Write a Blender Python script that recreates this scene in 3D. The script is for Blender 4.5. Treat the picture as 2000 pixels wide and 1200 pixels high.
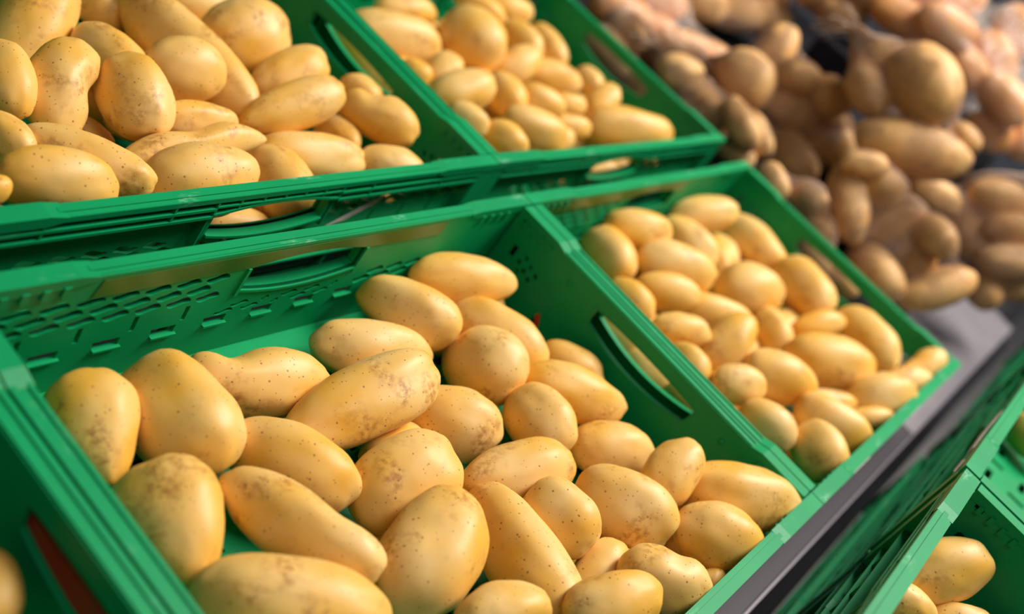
import bpy, bmesh, math, random
import numpy as np
from mathutils import Matrix, Vector, Quaternion, noise

for o in list(bpy.data.objects): bpy.data.objects.remove(o)
COL = bpy.context.scene.collection
SC = bpy.context.scene
random.seed(3)

# ---------------------------------------------------------------- frame
# The whole display slopes down towards the shopper by 28 degrees.  "Rim frame": x along the
# row, y up the slope, z square to the crate rims; origin at the rear corner between the
# two front crates.  M takes that frame into the upright world.
TILT = math.radians(28)
M = Matrix.Translation((0, 0, 1.0)) @ Matrix.Rotation(TILT, 4, 'X')

# ---------------------------------------------------------------- camera
RC = ((0.528402, -0.652746, 0.542876), (-0.160001, -0.704540, -0.691392), (0.833781, 0.278472, -0.476720))
CC = (-0.943057, -0.378710, 0.447090)
cam_d = bpy.data.cameras.new('camera'); cam = bpy.data.objects.new('camera', cam_d); COL.objects.link(cam)
r0, r1, r2 = [Vector(v) for v in RC]
mw = Matrix.Identity(4)
for i in range(3):
    mw[i][0], mw[i][1], mw[i][2], mw[i][3] = r0[i], -r1[i], -r2[i], CC[i]
cam.matrix_world = M @ mw
cam_d.sensor_fit = 'HORIZONTAL'; cam_d.sensor_width = 36
cam_d.lens = 2235.43 / 2000 * 36
cam_d.clip_start = .02
cam_d.dof.use_dof = True; cam_d.dof.focus_distance = .82; cam_d.dof.aperture_fstop = 3.3
SC.camera = cam

# ---------------------------------------------------------------- light
w = bpy.data.worlds.new('world'); SC.world = w; w.use_nodes = True
w.node_tree.nodes['Background'].inputs[0].default_value = (.80, .88, 1.0, 1)
w.node_tree.nodes['Background'].inputs[1].default_value = .05
def area(name, loc, target, sx, sy, power, col):
    d = bpy.data.lights.new(name, 'AREA'); d.shape = 'RECTANGLE'; d.size = sx; d.size_y = sy
    d.energy = power; d.color = col
    o = bpy.data.objects.new(name, d); COL.objects.link(o); o.location = loc
    o.rotation_euler = (Vector(target) - Vector(loc)).to_track_quat('-Z', 'Y').to_euler()
# rows of ceiling strip lights over the shop floor and over the display
area('ceiling_light', (1.25, -1.55, 2.9), (0, 0, 1.0), 1.5, .7, 98, (1, .94, .86))
area('ceiling_light', (2.8, -1.7, 3.1), (1.2, 0, 1.0), .8, 1.6, 38, (1, .95, .88))
area('ceiling_light', (-1.2, -2.2, 2.9), (0, 0, 1.0), 1.6, .6, 16, (1, .95, .88))
SC.view_settings.view_transform = 'Standard'; SC.view_settings.look = 'None'
SC.view_settings.gamma = 1; SC.view_settings.use_curve_mapping = False
SC.view_settings.exposure = .15

# ---------------------------------------------------------------- materials
def N(nt, t, **k):
    n = nt.nodes.new(t)
    for a, b in k.items(): setattr(n, a, b)
    return n
def base_mat(name, rough=.5, spec=.5):
    m = bpy.data.materials.new(name); m.use_nodes = True
    nt = m.node_tree; b = nt.nodes['Principled BSDF']
    b.inputs['Roughness'].default_value = rough; b.inputs['Specular IOR Level'].default_value = spec
    return m, nt, b
def noise_fac(nt, co, scale, lo, hi, detail=3, rough=.6):
    n = N(nt, 'ShaderNodeTexNoise'); n.inputs['Scale'].default_value = scale; n.inputs['Detail'].default_value = detail
    n.inputs['Roughness'].default_value = rough
    nt.links.new(co, n.inputs['Vector'])
    r = N(nt, 'ShaderNodeMapRange'); r.inputs['From Min'].default_value = lo; r.inputs['From Max'].default_value = hi
    nt.links.new(n.outputs['Fac'], r.inputs['Value']); return r.outputs['Result']
def mix(nt, fac, a, b):
    m = N(nt, 'ShaderNodeMix', data_type='RGBA')
    if isinstance(fac, (int, float)): m.inputs[0].default_value = fac
    else: nt.links.new(fac, m.inputs[0])
    for s, v in ((6, a), (7, b)):
        if isinstance(v, tuple): m.inputs[s].default_value = (*v, 1)
        else: nt.links.new(v, m.inputs[s])
    return m.outputs[2]
def math_n(nt, op, a, b):
    m = N(nt, 'ShaderNodeMath', operation=op)
    for i, v in enumerate((a, b)):
        if isinstance(v, (int, float)): m.inputs[i].default_value = v
        else: nt.links.new(v, m.inputs[i])
    return m.outputs[0]

def potato_mat(name, pale, deep, scab, spot, scabs=.55, dots=.75, rough=.46):
    m, nt, b = base_mat(name, rough, .42)
    tc = N(nt, 'ShaderNodeTexCoord'); oi = N(nt, 'ShaderNodeObjectInfo')
    off = N(nt, 'ShaderNodeVectorMath', operation='MULTIPLY_ADD')
    cx = N(nt, 'ShaderNodeCombineXYZ')
    for i in range(3): nt.links.new(oi.outputs['Random'], cx.inputs[i])
    nt.links.new(cx.outputs[0], off.inputs[0]); off.inputs[1].default_value = (7, 11, 5)
    nt.links.new(tc.outputs['Object'], off.inputs[2]); co = off.outputs[0]
    c = mix(nt, noise_fac(nt, co, 16, .38, .64, 2), pale, deep)
    # grades of skin between one potato and the next
    c = mix(nt, math_n(nt, 'MULTIPLY', oi.outputs['Random'], .35), c, deep)
    # rough scabby patches, broken up by fine noise
    p1 = noise_fac(nt, co, 26, scabs, scabs + .12, 2); p2 = noise_fac(nt, co, 190, .42, .62, 4)
    c = mix(nt, math_n(nt, 'MULTIPLY', math_n(nt, 'MULTIPLY', p1, p2), .78), c, scab)
    p3 = noise_fac(nt, co, 55, .60, .74, 4)
    c = mix(nt, math_n(nt, 'MULTIPLY', p3, .26), c, scab)
    # lenticels: small dark dots
    heights = []
    for sc_, rad, keep in ((140, .10, dots), (270, .13, dots * .5)):
        v = N(nt, 'ShaderNodeTexVoronoi'); v.inputs['Scale'].default_value = sc_
        nt.links.new(co, v.inputs['Vector'])
        sep = N(nt, 'ShaderNodeSeparateColor'); nt.links.new(v.outputs['Color'], sep.inputs[0])
        r = N(nt, 'ShaderNodeMapRange'); r.inputs['From Min'].default_value = rad * 1.5; r.inputs['From Max'].default_value = rad * .6
        nt.links.new(v.outputs['Distance'], r.inputs['Value'])
        k = math_n(nt, 'LESS_THAN', sep.outputs[0], keep)
        d = math_n(nt, 'MULTIPLY', math_n(nt, 'MULTIPLY', r.outputs['Result'], k), .8)
        c = mix(nt, d, c, spot); heights.append(d)
    nt.links.new(c, b.inputs['Base Color'])
    bn = N(nt, 'ShaderNodeTexNoise'); bn.inputs['Scale'].default_value = 150; bn.inputs['Detail'].default_value = 4
    nt.links.new(co, bn.inputs['Vector'])
    h = math_n(nt, 'SUBTRACT', math_n(nt, 'MULTIPLY', bn.outputs['Fac'], .5), heights[0])
    bp = N(nt, 'ShaderNodeBump'); bp.inputs['Strength'].default_value = .16; bp.inputs['Distance'].default_value = .0015
    nt.links.new(h, bp.inputs['Height']); nt.links.new(bp.outputs[0], b.inputs['Normal'])
    b.inputs['Subsurface Weight'].default_value = .06
    b.inputs['Subsurface Radius'].default_value = (1, .45, .12); b.inputs['Subsurface Scale'].default_value = .006
    return m
POT = potato_mat('potato_skin', (.87, .575, .205), (.84, .445, .058), (.44, .18, .035), (.24, .08, .02))
POTB = potato_mat('potato_skin_brown', (.80, .49, .20), (.68, .36, .12), (.25, .11, .04), (.16, .07, .03), .56, .4, .55)
POTO = potato_mat('potato_skin_orange', (.80, .42, .16), (.68, .27, .06), (.36, .16, .05), (.25, .10, .04), .58, .4, .5)
POTG = potato_mat('potato_skin_greenish', (.50, .45, .10), (.42, .36, .05), (.3, .2, .05), (.2, .12, .03))

def plastic(name, col, scuff, rough=.44, amount=.60):
    m, nt, b = base_mat(name, rough, .22)
    tc = N(nt, 'ShaderNodeTexCoord'); co = tc.outputs['Object']
    mp = N(nt, 'ShaderNodeMapping'); mp.inputs['Scale'].default_value = (.35, 1, 1.6); nt.links.new(co, mp.inputs[0]); st = mp.outputs[0]
    c = mix(nt, noise_fac(nt, co, 9, .35, .7, 2), col, tuple(x * .86 for x in col))
    a1 = noise_fac(nt, st, 42, amount, amount + .12, 3); a2 = noise_fac(nt, st, 420, .45, .7, 5)
    # wear sits on the rims: only surfaces near the crate's top edge rub against others
    gz = N(nt, 'ShaderNodeSeparateXYZ'); nt.links.new(co, gz.inputs[0])
    top = N(nt, 'ShaderNodeMapRange'); top.inputs['From Min'].default_value = -.006; top.inputs['From Max'].default_value = -.001
    nt.links.new(gz.outputs[2], top.inputs['Value'])
    wr = math_n(nt, 'MULTIPLY', math_n(nt, 'MULTIPLY', a1, a2), math_n(nt, 'MAXIMUM', top.outputs['Result'], .12))
    c = mix(nt, math_n(nt, 'MULTIPLY', wr, .8), c, scuff)
    nt.links.new(c, b.inputs['Base Color'])
    rr = N(nt, 'ShaderNodeMapRange'); nt.links.new(wr, rr.inputs['Value']); rr.inputs['To Min'].default_value = rough; rr.inputs['To Max'].default_value = .6
    nt.links.new(rr.outputs['Result'], b.inputs['Roughness'])
    bn = N(nt, 'ShaderNodeTexNoise'); bn.inputs['Scale'].default_value = 300; bn.inputs['Detail'].default_value = 3; nt.links.new(st, bn.inputs['Vector'])
    bp = N(nt, 'ShaderNodeBump'); bp.inputs['Strength'].default_value = .10; bp.inputs['Distance'].default_value = .001
    nt.links.new(bn.outputs['Fac'], bp.inputs['Height']); nt.links.new(bp.outputs[0], b.inputs['Normal'])
    return m
GREEN = plastic('green_crate_plastic', (.0006, .300, .098), (.30, .62, .42))
RED, nt_, b_ = base_mat('red_plastic', .4); b_.inputs['Base Color'].default_value = (.55, .035, .01, 1)
PAPER, nt_, b_ = base_mat('torn_paper', .8, .2)
nt_.links.new(mix(nt_, noise_fac(nt_, N(nt_, 'ShaderNodeTexCoord').outputs['Object'], 60, .4, .7), (.72, .60, .62), (.50, .42, .44)), b_.inputs['Base Color'])
STRIP, nt_, b_ = base_mat('reflection_film', .25, .5); b_.inputs['Alpha'].default_value = .75  # olive tint stands for potatoes reflected in the glossy green wall
nt_.links.new(mix(nt_, noise_fac(nt_, N(nt_, 'ShaderNodeTexCoord').outputs['Object'], 14, .35, .7), (.045, .19, .03), (.03, .16, .02)), b_.inputs['Base Color'])
STEEL, nt_, b_ = base_mat('grey_sheet_steel', .42, .5)
co_ = N(nt_, 'ShaderNodeTexCoord').outputs['Object']
nt_.links.new(mix(nt_, noise_fac(nt_, co_, 5, .35, .7), (.30, .27, .30), (.23, .21, .24)), b_.inputs['Base Color'])
b_.inputs['Metallic'].default_value = .35
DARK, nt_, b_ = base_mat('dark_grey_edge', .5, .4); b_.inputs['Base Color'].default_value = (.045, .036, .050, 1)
BLACK, nt_, b_ = base_mat('black_plastic', .75, .15)
nt_.links.new(mix(nt_, noise_fac(nt_, N(nt_, 'ShaderNodeTexCoord').outputs['Object'], 8, .4, .7), (.012, .012, .016), (.006, .006, .009)), b_.inputs['Base Color'])
FLOORM, nt_, b_ = base_mat('shop_floor', .35, .5)
nt_.links.new(mix(nt_, noise_fac(nt_, N(nt_, 'ShaderNodeTexCoord').outputs['Object'], 3, .35, .7), (.26, .25, .25), (.20, .19, .19)), b_.inputs['Base Color'])
NET, nt_, b_ = base_mat('brown_net', .5, .4)
nt_.links.new(mix(nt_, noise_fac(nt_, N(nt_, 'ShaderNodeTexCoord').outputs['Object'], 30, .4, .7), (.42, .27, .18), (.28, .17, .12)), b_.inputs['Base Color'])
FILM, nt_, b_ = base_mat('clear_film', .12, 1.0)
b_.inputs['Base Color'].default_value = (.88, .76, .66, 1)
b_.inputs['Alpha'].default_value = .20
bn_ = N(nt_, 'ShaderNodeTexNoise'); bn_.inputs['Scale'].default_value = 38; bn_.inputs['Detail'].default_value = 4
nt_.links.new(N(nt_, 'ShaderNodeTexCoord').outputs['Object'], bn_.inputs['Vector'])
bp_ = N(nt_, 'ShaderNodeBump'); bp_.inputs['Strength'].default_value = .9; bp_.inputs['Distance'].default_value = .012
nt_.links.new(bn_.outputs['Fac'], bp_.inputs['Height']); nt_.links.new(bp_.outputs[0], b_.inputs['Normal'])

# ---------------------------------------------------------------- helpers
def link_mesh(name, me, parent=None, mat=None, smooth=False):
    if mat: me.materials.clear(); me.materials.append(mat)
    if smooth:
        for p in me.polygons: p.use_smooth = True
    o = bpy.data.objects.new(name, me); COL.objects.link(o)
    if parent: o.parent = parent
    return o
def tag(o, label=None, cat=None, group=None, kind=None):
    if label: o['label'] = label
    if cat: o['category'] = cat
    if group: o['group'] = group
    if kind: o['kind'] = kind
    return o
def empty(name, mat4):
    o = bpy.data.objects.new(name, None); COL.objects.link(o); o.matrix_world = mat4; o.empty_display_size = .05
    return o
def box(bm, x0, x1, y0, y1, z0, z1, f=None):
    vs = [Vector((x, y, z)) for x in (x0, x1) for y in (y0, y1) for z in (z0, z1)]
    v = [bm.verts.new(f(p) if f else p) for p in vs]
    for q in ((0, 1, 3, 2), (4, 6, 7, 5), (0, 4, 5, 1), (2, 3, 7, 6), (0, 2, 6, 4), (1, 5, 7, 3)):
        bm.faces.new([v[i] for i in q])
def prism(bm, poly, w0, w1, f):            # polygon in (u,z) swept from w0 to w1
    a = [bm.verts.new(f(Vector((u, w0, z)))) for u, z in poly]
    b = [bm.verts.new(f(Vector((u, w1, z)))) for u, z in poly]
    bm.faces.new(a); bm.faces.new(b[::-1]); n = len(poly)
    for i in range(n): bm.faces.new((a[i], b[i], b[(i + 1) % n], a[(i + 1) % n]))
def pierced(bm, outer, holes, w0, w1, f):  # flat sheet with holes, thickness w0..w1
    cu = bpy.data.curves.new('t', 'CURVE'); cu.dimensions = '2D'; cu.fill_mode = 'BOTH'; cu.extrude = (w1 - w0) / 2
    for pl in [outer] + holes:
        s = cu.splines.new('POLY'); s.points.add(len(pl) - 1); s.use_cyclic_u = True
        for p, (u, z) in zip(s.points, pl): p.co = (u * 10, z * 10, 0, 1)
    ob = bpy.data.objects.new('t', cu); COL.objects.link(ob)
    dg = bpy.context.evaluated_depsgraph_get(); me = bpy.data.meshes.new_from_object(ob.evaluated_get(dg))
    vs = [bm.verts.new(f(Vector((v.co.x / 10, (w0 + w1) / 2 + v.co.z, v.co.y / 10)))) for v in me.vertices]
    for p in me.polygons:
        try: bm.faces.new([vs[i] for i in p.vertices])
        except ValueError: pass
    bpy.data.objects.remove(ob); bpy.data.curves.remove(cu); bpy.data.meshes.remove(me)
def done(bm, name):
    bmesh.ops.remove_doubles(bm, verts=bm.verts, dist=1e-6)
    bmesh.ops.recalc_face_normals(bm, faces=bm.faces)
    me = bpy.data.meshes.new(name); bm.to_mesh(me); bm.free(); return me
def rect(a, b, c, d): return [(a, c), (b, c), (b, d), (a, d)]
def wavy(u, z, L=.0215, h=.0070):
    top, bot = [], []
    for i in range(9):
        t = i / 8; e = math.sin(math.pi * min(1, max(0, t)) ) ** .35 if 0 < t < 1 else .25
        zz = z + .0013 * math.sin(2 * math.pi * t); uu = u - L / 2 + L * t
        top.append((uu, zz + h / 2 * e)); bot.append((uu, zz - h / 2 * e))
    return bot + top[::-1]

# ---------------------------------------------------------------- shelf and floor
def slab(name, x0, x1, y0, y1, z0, z1, mat, bev=.002, world=False):
    bm = bmesh.new(); box(bm, x0, x1, y0, y1, z0, z1)
    bmesh.ops.bevel(bm, geom=list(bm.edges), offset=bev, segments=2, affect='EDGES')
    o = link_mesh(name, done(bm, name), None, mat)
    if not world: o.matrix_world = M
    return o
tag(slab('floor', -4, 6, -4, 5, -.05, 0, FLOORM, world=True), kind='structure')
sheet = bmesh.new()                       # grey steel deck with its folded front lip
prism(sheet, [(-1.35, -.425), (1.44, -.425), (1.46, -.36), (1.40, -.345), (1.40, -.28), (.618, -.28), (.618, -.4225), (-1.35, -.4225)], -.1225, -.1195, lambda p: Vector((p.x, p.z, p.y)))
box(sheet, -1.35, 1.44, -.425, -.4225, -.165, -.1225)
deck = link_mesh('trim_1', done(sheet, 'deck'), None, STEEL); deck.matrix_world = M; tag(deck, kind='structure')
def black(name, *b): tag(slab(name, *b, BLACK, .003), kind='structure')
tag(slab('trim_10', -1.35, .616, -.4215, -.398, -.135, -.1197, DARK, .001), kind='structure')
black('trim_2', -1.35, .616, -.397, .56, -.135, -.1195)      # black sheet added under the crates so gaps and holes look dark
black('trim_3', .616, 2.6, -.279, 1.0, -.135, -.1195)
black('trim_4', .98, 1.9, -.285, -.135, -.119, -.065)        # stepped black risers under the bags
black('trim_5', 1.00, 1.9, -.130, .20, -.119, .045)
black('trim_6', 1.22, 1.9, -.125, .20, .046, .095)
black('trim_7', 1.15, 1.9, .205, .62, -.119, -.04)
black('wall_back', -1.35, 2.6, 1.0, 1.02, -.135, .55)
black('trim_9', -1.35, 1.9, -.457, -.424, -.62, -.26)
black('trim_8', -1.35, 1.9, -.420, -.400, -.60, -.168)       # dark front of the display

# ---------------------------------------------------------------- crates
H = .118
def zt(u): return -.0130 - .0058 * (u / .064) ** 2       # arched top edge of the long grip
def zb(u): return -.0470 + .0070 * (u / .064) ** 2       # sagging lower edge
US = [-.064 + .128 * i / 12 for i in range(13)]
def side_meshes():
    F = lambda p: p                                      # local: u right, w outwards, z up (seen from outside)
    bm = bmesh.new()
    holes = [[(u, zb(u)) for u in US] + [(u, zt(u)) for u in US[::-1]]]
    for r, z in enumerate((-.0245, -.0335, -.0425)):     # woven-looking slot rows
        for k in range(8):
            u = .092 + k * .0262 + (.013 if r == 1 else 0)
            if u < .283: holes.append(wavy(u, z))
    for r, z in enumerate((-.0575, -.0632)):
        for k in range(5):
            u = -.052 + k * .0262 + (.013 if r else 0)
            holes.append(wavy(u, z, .018 if (k + r) % 3 else .008, .0040))
    for r, z in enumerate((-.0515, -.0595)):
        for k in range(5):
            u = -.205 + k * .0262 + (.013 if r == 1 else 0)
            if u < -.075: holes.append(wavy(u, z))
    for k in range(5):                                   # upright slots
        u = .105 + k * .044
        if u < .285: holes.append([(u - .002, -.0625), (u + .002, -.0625), (u + .003, -.0485), (u - .001, -.0485)])
    for k in range(12):                                  # hinge openings
        u = -.262 + k * .0475
        holes.append([(u - .010, -.0735), (u + .010, -.0735), (u + .012, -.0665), (u - .010, -.0665)])
    pierced(bm, rect(-.286, .286, -.112, -.002), holes, .186, .189, F)
    # flange, skirt, bead
    box(bm, -.2985, .2985, .1872, .1985, -.0042, -.0005)
    box(bm, -.2985, .2985, .1972, .1988, -.0052, -.0008)
    box(bm, -.284, .284, .1858, .1880, -.0040, -.0010)
    prism(bm, [(-.208, -.0006), (.208, -.0006), (.205, .0006), (-.205, .0006)], .1905, .1945, F)      # raised bead along the middle of the rim
    for s in (-1, 1):                                    # thick corner sections with a sloping end
        prism(bm, [(s * .2992, -.0075), (s * .2992, .0014), (s * .214, .0014), (s * .200, -.0006), (s * .200, -.004), (s * .214, -.007)], .1852, .1993, F)
        box(bm, min(s * .278, s * .2990), max(s * .278, s * .2990), .187, .1985, -.110, -.006)
        for k in range(4):                               # stop teeth under the corner
            a = s * (.222 + k * .014); box(bm, a - .0025, a + .0025, .1842, .186, -.013, -.005)
    # long ribs outside; they arch over the grip
    for z in (-.0118, -.0195):
        for a, b in ((-.278, -.070), (.070, .278)): box(bm, a, b, .189, .1990, z - .0012, z + .0012)
    prev = None
    for u in [-.070 + .14 * i / 14 for i in range(15)]:
        z = zt(max(-.064, min(.064, u))) + .0002
        if prev: prism(bm, [(prev[0], prev[1]), (u, z), (u, z + .0022), (prev[0], prev[1] + .0022)], .189, .1990, F)
        prev = (u, z)
    box(bm, -.070, .070, .189, .1990, -.0106, -.0090)
    for u in (-.275, -.215, -.110, -.070, -.047, -.023, 0, .023, .047, .070, .110, .215, .275):
        zl = -.019 if abs(u) >= .07 else zt(u) + .001
        box(bm, u - .0010, u + .0010, .189, .1986, zl, -.004)
    for u in (-.070, .070): box(bm, u - .0010, u + .0010, .189, .1965, -.050, -.018)
    for u in (-.24, -.18, -.11, .11, .18, .24): box(bm, u - .0009, u + .0009, .189, .1950, -.110, -.068)
    box(bm, -.278, .278, .189, .1965, -.0660, -.0640); box(bm, -.278, .278, .189, .1965, -.0900, -.0880)
    for k in range(12):                                  # small ledges under the hinge openings, inside
        u = -.262 + k * .0475; box(bm, u - .012, u + .010, .1835, .186, -.0755, -.0737)
        box(bm, u + .002, u + .010, .1885, .1905, -.0705, -.0690)
    wall = done(bm, 'side_panel')
    # grip lip: band following the sagging lower edge, and jambs, deep as the wall
    bm = bmesh.new()
    for a, b in zip(US, US[1:]):
        prism(bm, [(a, zb(a) - .0022), (b, zb(b) - .0022), (b, zb(b)), (a, zb(a))], .1842, .1975, F)
    for s in (-1, 1):
        u = s * .0640; prism(bm, [(u, zb(u) - .006), (u + s * .003, zb(u) - .006), (u + s * .003, zt(u)), (u, zt(u))], .1842, .1955, F)
    lip = done(bm, 'handle_lip')
    return wall, lip
def et(u): return -.0165 - .0025 * (u / .066) ** 2
def eb(u): return -.0450 + .0095 * (u / .066) ** 2
EU = [-.066 + .132 * i / 12 for i in range(13)]
def end_meshes():
    F = lambda p: p
    bm = bmesh.new()
    holes = [[(u + (.003 if u < 0 else -.003) * (abs(u) > .06), eb(u)) for u in EU] + [(u, et(u)) for u in EU[::-1]]]
    for s in (-1, 1):
        holes.append(rect(min(s * .168, s * .176), max(s * .168, s * .176), -.0115, -.0045))
        holes.append(rect(min(s * .163, s * .169), max(s * .163, s * .169), -.047, -.034))
        for r in range(3):
            for k in range(2 if r else 3):
                u = s * (.150 - r * .009 + (.0045 if k % 2 else 0)); z = -.036 - k * .0085 - r * .0035
                holes.append([(u - .0024, z - .0020), (u + .0016, z - .0026), (u + .0024, z + .0020), (u - .0016, z + .0026)])
        for k in range(2):
            holes.append(rect(min(s * .100, s * .109), max(s * .100, s * .109), -.080 - k * .014, -.074 - k * .014))
    pierced(bm, rect(-.184, .184, -.112, -.003), holes, .2842, .2868, F)
    box(bm, -.183, .183, .2860, .2985, -.0060, -.0030)
    box(bm, -.183, .183, .2855, .2880, -.0060, -.0018); box(bm, -.183, .183, .2945, .2985, -.0095, -.0018)
    for s in (-1, 1):
        prism(bm, [(s * .1835, -.008), (s * .1835, .0006), (s * .134, .0006), (s * .122, -.0025), (s * .122, -.006), (s * .134, -.008)], .2838, .2990, F)
        for k in range(4):
            a = s * (.138 + k * .011); box(bm, a - .002, a + .002, .2822, .2842, -.0135, -.007)
        box(bm, min(s * .1845, s * .176), max(s * .1845, s * .176), .2868, .2975, -.110, -.008)
        r = bmesh.ops.create_uvsphere(bm, u_segments=10, v_segments=6, radius=.0028)
        bmesh.ops.translate(bm, verts=r['verts'], vec=(s * .101, .2842, -.0205))
    for z in (-.0125, -.066, -.090): box(bm, -.176, .176, .2868, .2955, z - .001, z + .001)
    for u in (-.15, -.11, -.07, .07, .11, .15): box(bm, u - .0009, u + .0009, .2868, .295, -.110, -.008)
    wall = done(bm, 'end_panel')
    bm = bmesh.new()
    ring_i = [(u * .985, eb(u)) for u in EU] + [(u * .985, et(u)) for u in EU[::-1]]
    cx = 0; cz = -.030
    ring_o = [(x * 1.03, cz + (z - cz) * 1.13) for x, z in ring_i]
    n = len(ring_i)
    for i in range(n):
        j = (i + 1) % n
        prism(bm, [ring_i[i], ring_i[j], ring_o[j], ring_o[i]], .2836, .2900, F)
    return wall, done(bm, 'handle_collar')
def base_mesh():
    bm = bmesh.new(); holes = []
    for i in range(13):
        for j in range(9):
            x = -.258 + i * .043; y = -.152 + j * .038
            holes.append(rect(x - .014, x + .014, y - .004, y + .004) if (i + j) % 2 else rect(x - .004, x + .004, y - .011, y + .011))
    pierced(bm, rect(-.286, .286, -.188, .188), holes, -.1105, -.1080, lambda p: Vector((p.x, p.z, p.y)))
    for s in (-1, 1):
        box(bm, -.284, .284, s * .186 - .003, s * .186 + .003, -H, -.108); box(bm, s * .284 - .003, s * .284 + .003, -.186, .186, -H, -.108)
        box(bm, -.284, .284, s * .07 - .002, s * .07 + .002, -.1165, -.110)
    return done(bm, 'base_panel')
SIDE, LIP = side_meshes(); END, COLLAR = end_meshes(); BASE = base_mesh()
for me in (SIDE, LIP, END, COLLAR, BASE): me.materials.append(GREEN)
def part(name, me, parent, mat4):
    o = bpy.data.objects.new(name, me); COL.objects.link(o); o.parent = parent; o.matrix_local = mat4
    return o
ROT = {  # side frame (u,w,z) to crate frame
 'front': Matrix(((1, 0, 0, 0), (0, -1, 0, 0), (0, 0, 1, 0), (0, 0, 0, 1))),
 'back': Matrix(((-1, 0, 0, 0), (0, 1, 0, 0), (0, 0, 1, 0), (0, 0, 0, 1))),
 'right': Matrix(((0, 1, 0, 0), (1, 0, 0, 0), (0, 0, 1, 0), (0, 0, 0, 1))),
 'left': Matrix(((0, -1, 0, 0), (-1, 0, 0, 0), (0, 0, 1, 0), (0, 0, 0, 1)))}
def crate(x, y, z, label, strip=None, yaw=0):
    root = empty('vegetable_crate', M @ Matrix.Translation((x, y, z)) @ Matrix.Rotation(yaw, 4, 'Z'))
    tag(root, label, 'crate', 'green crates of the display')
    part('base_panel', BASE, root, Matrix.Identity(4))
    for k in ('front', 'back'):
        s = part('side_panel', SIDE, root, ROT[k]); part('handle_lip', LIP, s, Matrix.Identity(4))
    for k in ('right', 'left'):
        s = part('end_panel', END, root, ROT[k]); part('handle_collar', COLLAR, s, Matrix.Identity(4))
    if strip:  # glossy strip added where the rear wall reflects the potatoes
        a, b = strip; us = [a] + [u for u in US if a < u < b] + [b]
        bm = bmesh.new()
        low = [(u, zt(u) + .0003 if abs(u) <= .0641 else -.0198) for u in us]
        prism(bm, low + [(b - .004, -.0046), (a, -.0046)], .1852, .1858, lambda p: p)
        o = link_mesh('reflection_strip', done(bm, 'reflection_strip'), root, STRIP); o.matrix_local = ROT['back']
        o['label'] = 'added olive strip standing for the reflection under the rear rim'
    return root
def scrap(parent, pts, w, side, name='paper_scrap', label='torn pinkish white paper'):
    bm = bmesh.new(); prism(bm, pts, w, w + .0006, lambda p: p)
    o = link_mesh(name, done(bm, name), parent, PAPER); o.matrix_local = ROT[side]; o['label'] = label
    return o
CRA = crate(-.298, -.200, 0, 'front left green crate, its rear half showing bare floor and pierced back wall', (-.165, .200))
CRB = crate(.302, -.200, 0, 'front right green crate beside the grey steel sheet, pinkish paper scraps on its front', (-.083, .284))
CRZ = crate(-.8975, -.200, 0, 'green crate at the bottom left corner, red bar behind its handle hole')
CRU = crate(-.2905, .2375, 0, 'rear left green crate, blurred potatoes heaped up to its front rim', yaw=.0125)
CRV = crate(.312, .242, 0, 'rear right green crate in front of the net bags')
CRC = crate(-.326, -.650, .124, 'uppermost crate at the bottom right, holding the large scabby potato')
CRD = crate(.277, -.648, .124, 'uppermost crate at the right edge, with the greenish yellow potato')
for k, (lab) in enumerate((('second crate down in the stack under the scabby potato crate', 'second crate down in the stack at the right edge'),
                           ('lowest visible crate in the dark gap, under the scabby potato crate', 'lowest visible crate in the dark gap at the right edge'))):
    crate(-.326 + .004 * k, -.652, .124 - .1205 * (k + 1), lab[0]); crate(.277, -.651 + .002 * k, .124 - .1205 * (k + 1), lab[1])
crate(.881, -.649, .122, 'uppermost crate beyond the right edge, past the greenish potato crate')
crate(.879, -.650, .0015, 'second crate down beyond the right edge of the photo')
# paper left on the crates
scrap(CRB, [(-.245, -.012), (-.215, -.019), (-.175, -.015), (-.150, -.020), (-.120, -.013), (-.130, -.006), (-.180, -.007), (-.230, -.004)], .1990, 'front')
scrap(CRB, [(.050, -.010), (.085, -.016), (.100, -.009), (.070, -.004)], .1990, 'front')
scrap(CRU, [(.090, -.060), (.112, -.056), (.155, -.034), (.150, -.031)], .1900, 'front', label='pale grey paper tongue')
scrap(CRD, [(.235, -.020), (.262, -.023), (.275, -.018), (.250, -.013)], .1990, 'back')
scrap(CRD, [(.090, -.012), (.150, -.022), (.215, -.020), (.210, -.014), (.150, -.013), (.100, -.006)], .1990, 'back')
bm = bmesh.new(); box(bm, -.0655, .0655, .2885, .2905, -.046, -.028)
bmesh.ops.bevel(bm, geom=list(bm.edges), offset=.0006, segments=1, affect='EDGES')
o = link_mesh('latch_bar', done(bm, 'latch_bar'), CRZ, RED); o.matrix_local = ROT['right']; o['label'] = 'red plastic bar behind the handle hole'
bm = bmesh.new(); prism(bm, [(.098, -.078), (.103, -.080), (.108, -.070), (.105, -.066)], .2830, .2850, lambda p: p)
o = link_mesh('latch_tab', done(bm, 'latch_tab'), CRA, RED); o.matrix_local = ROT['right']; o['label'] = 'small red tab'
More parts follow.
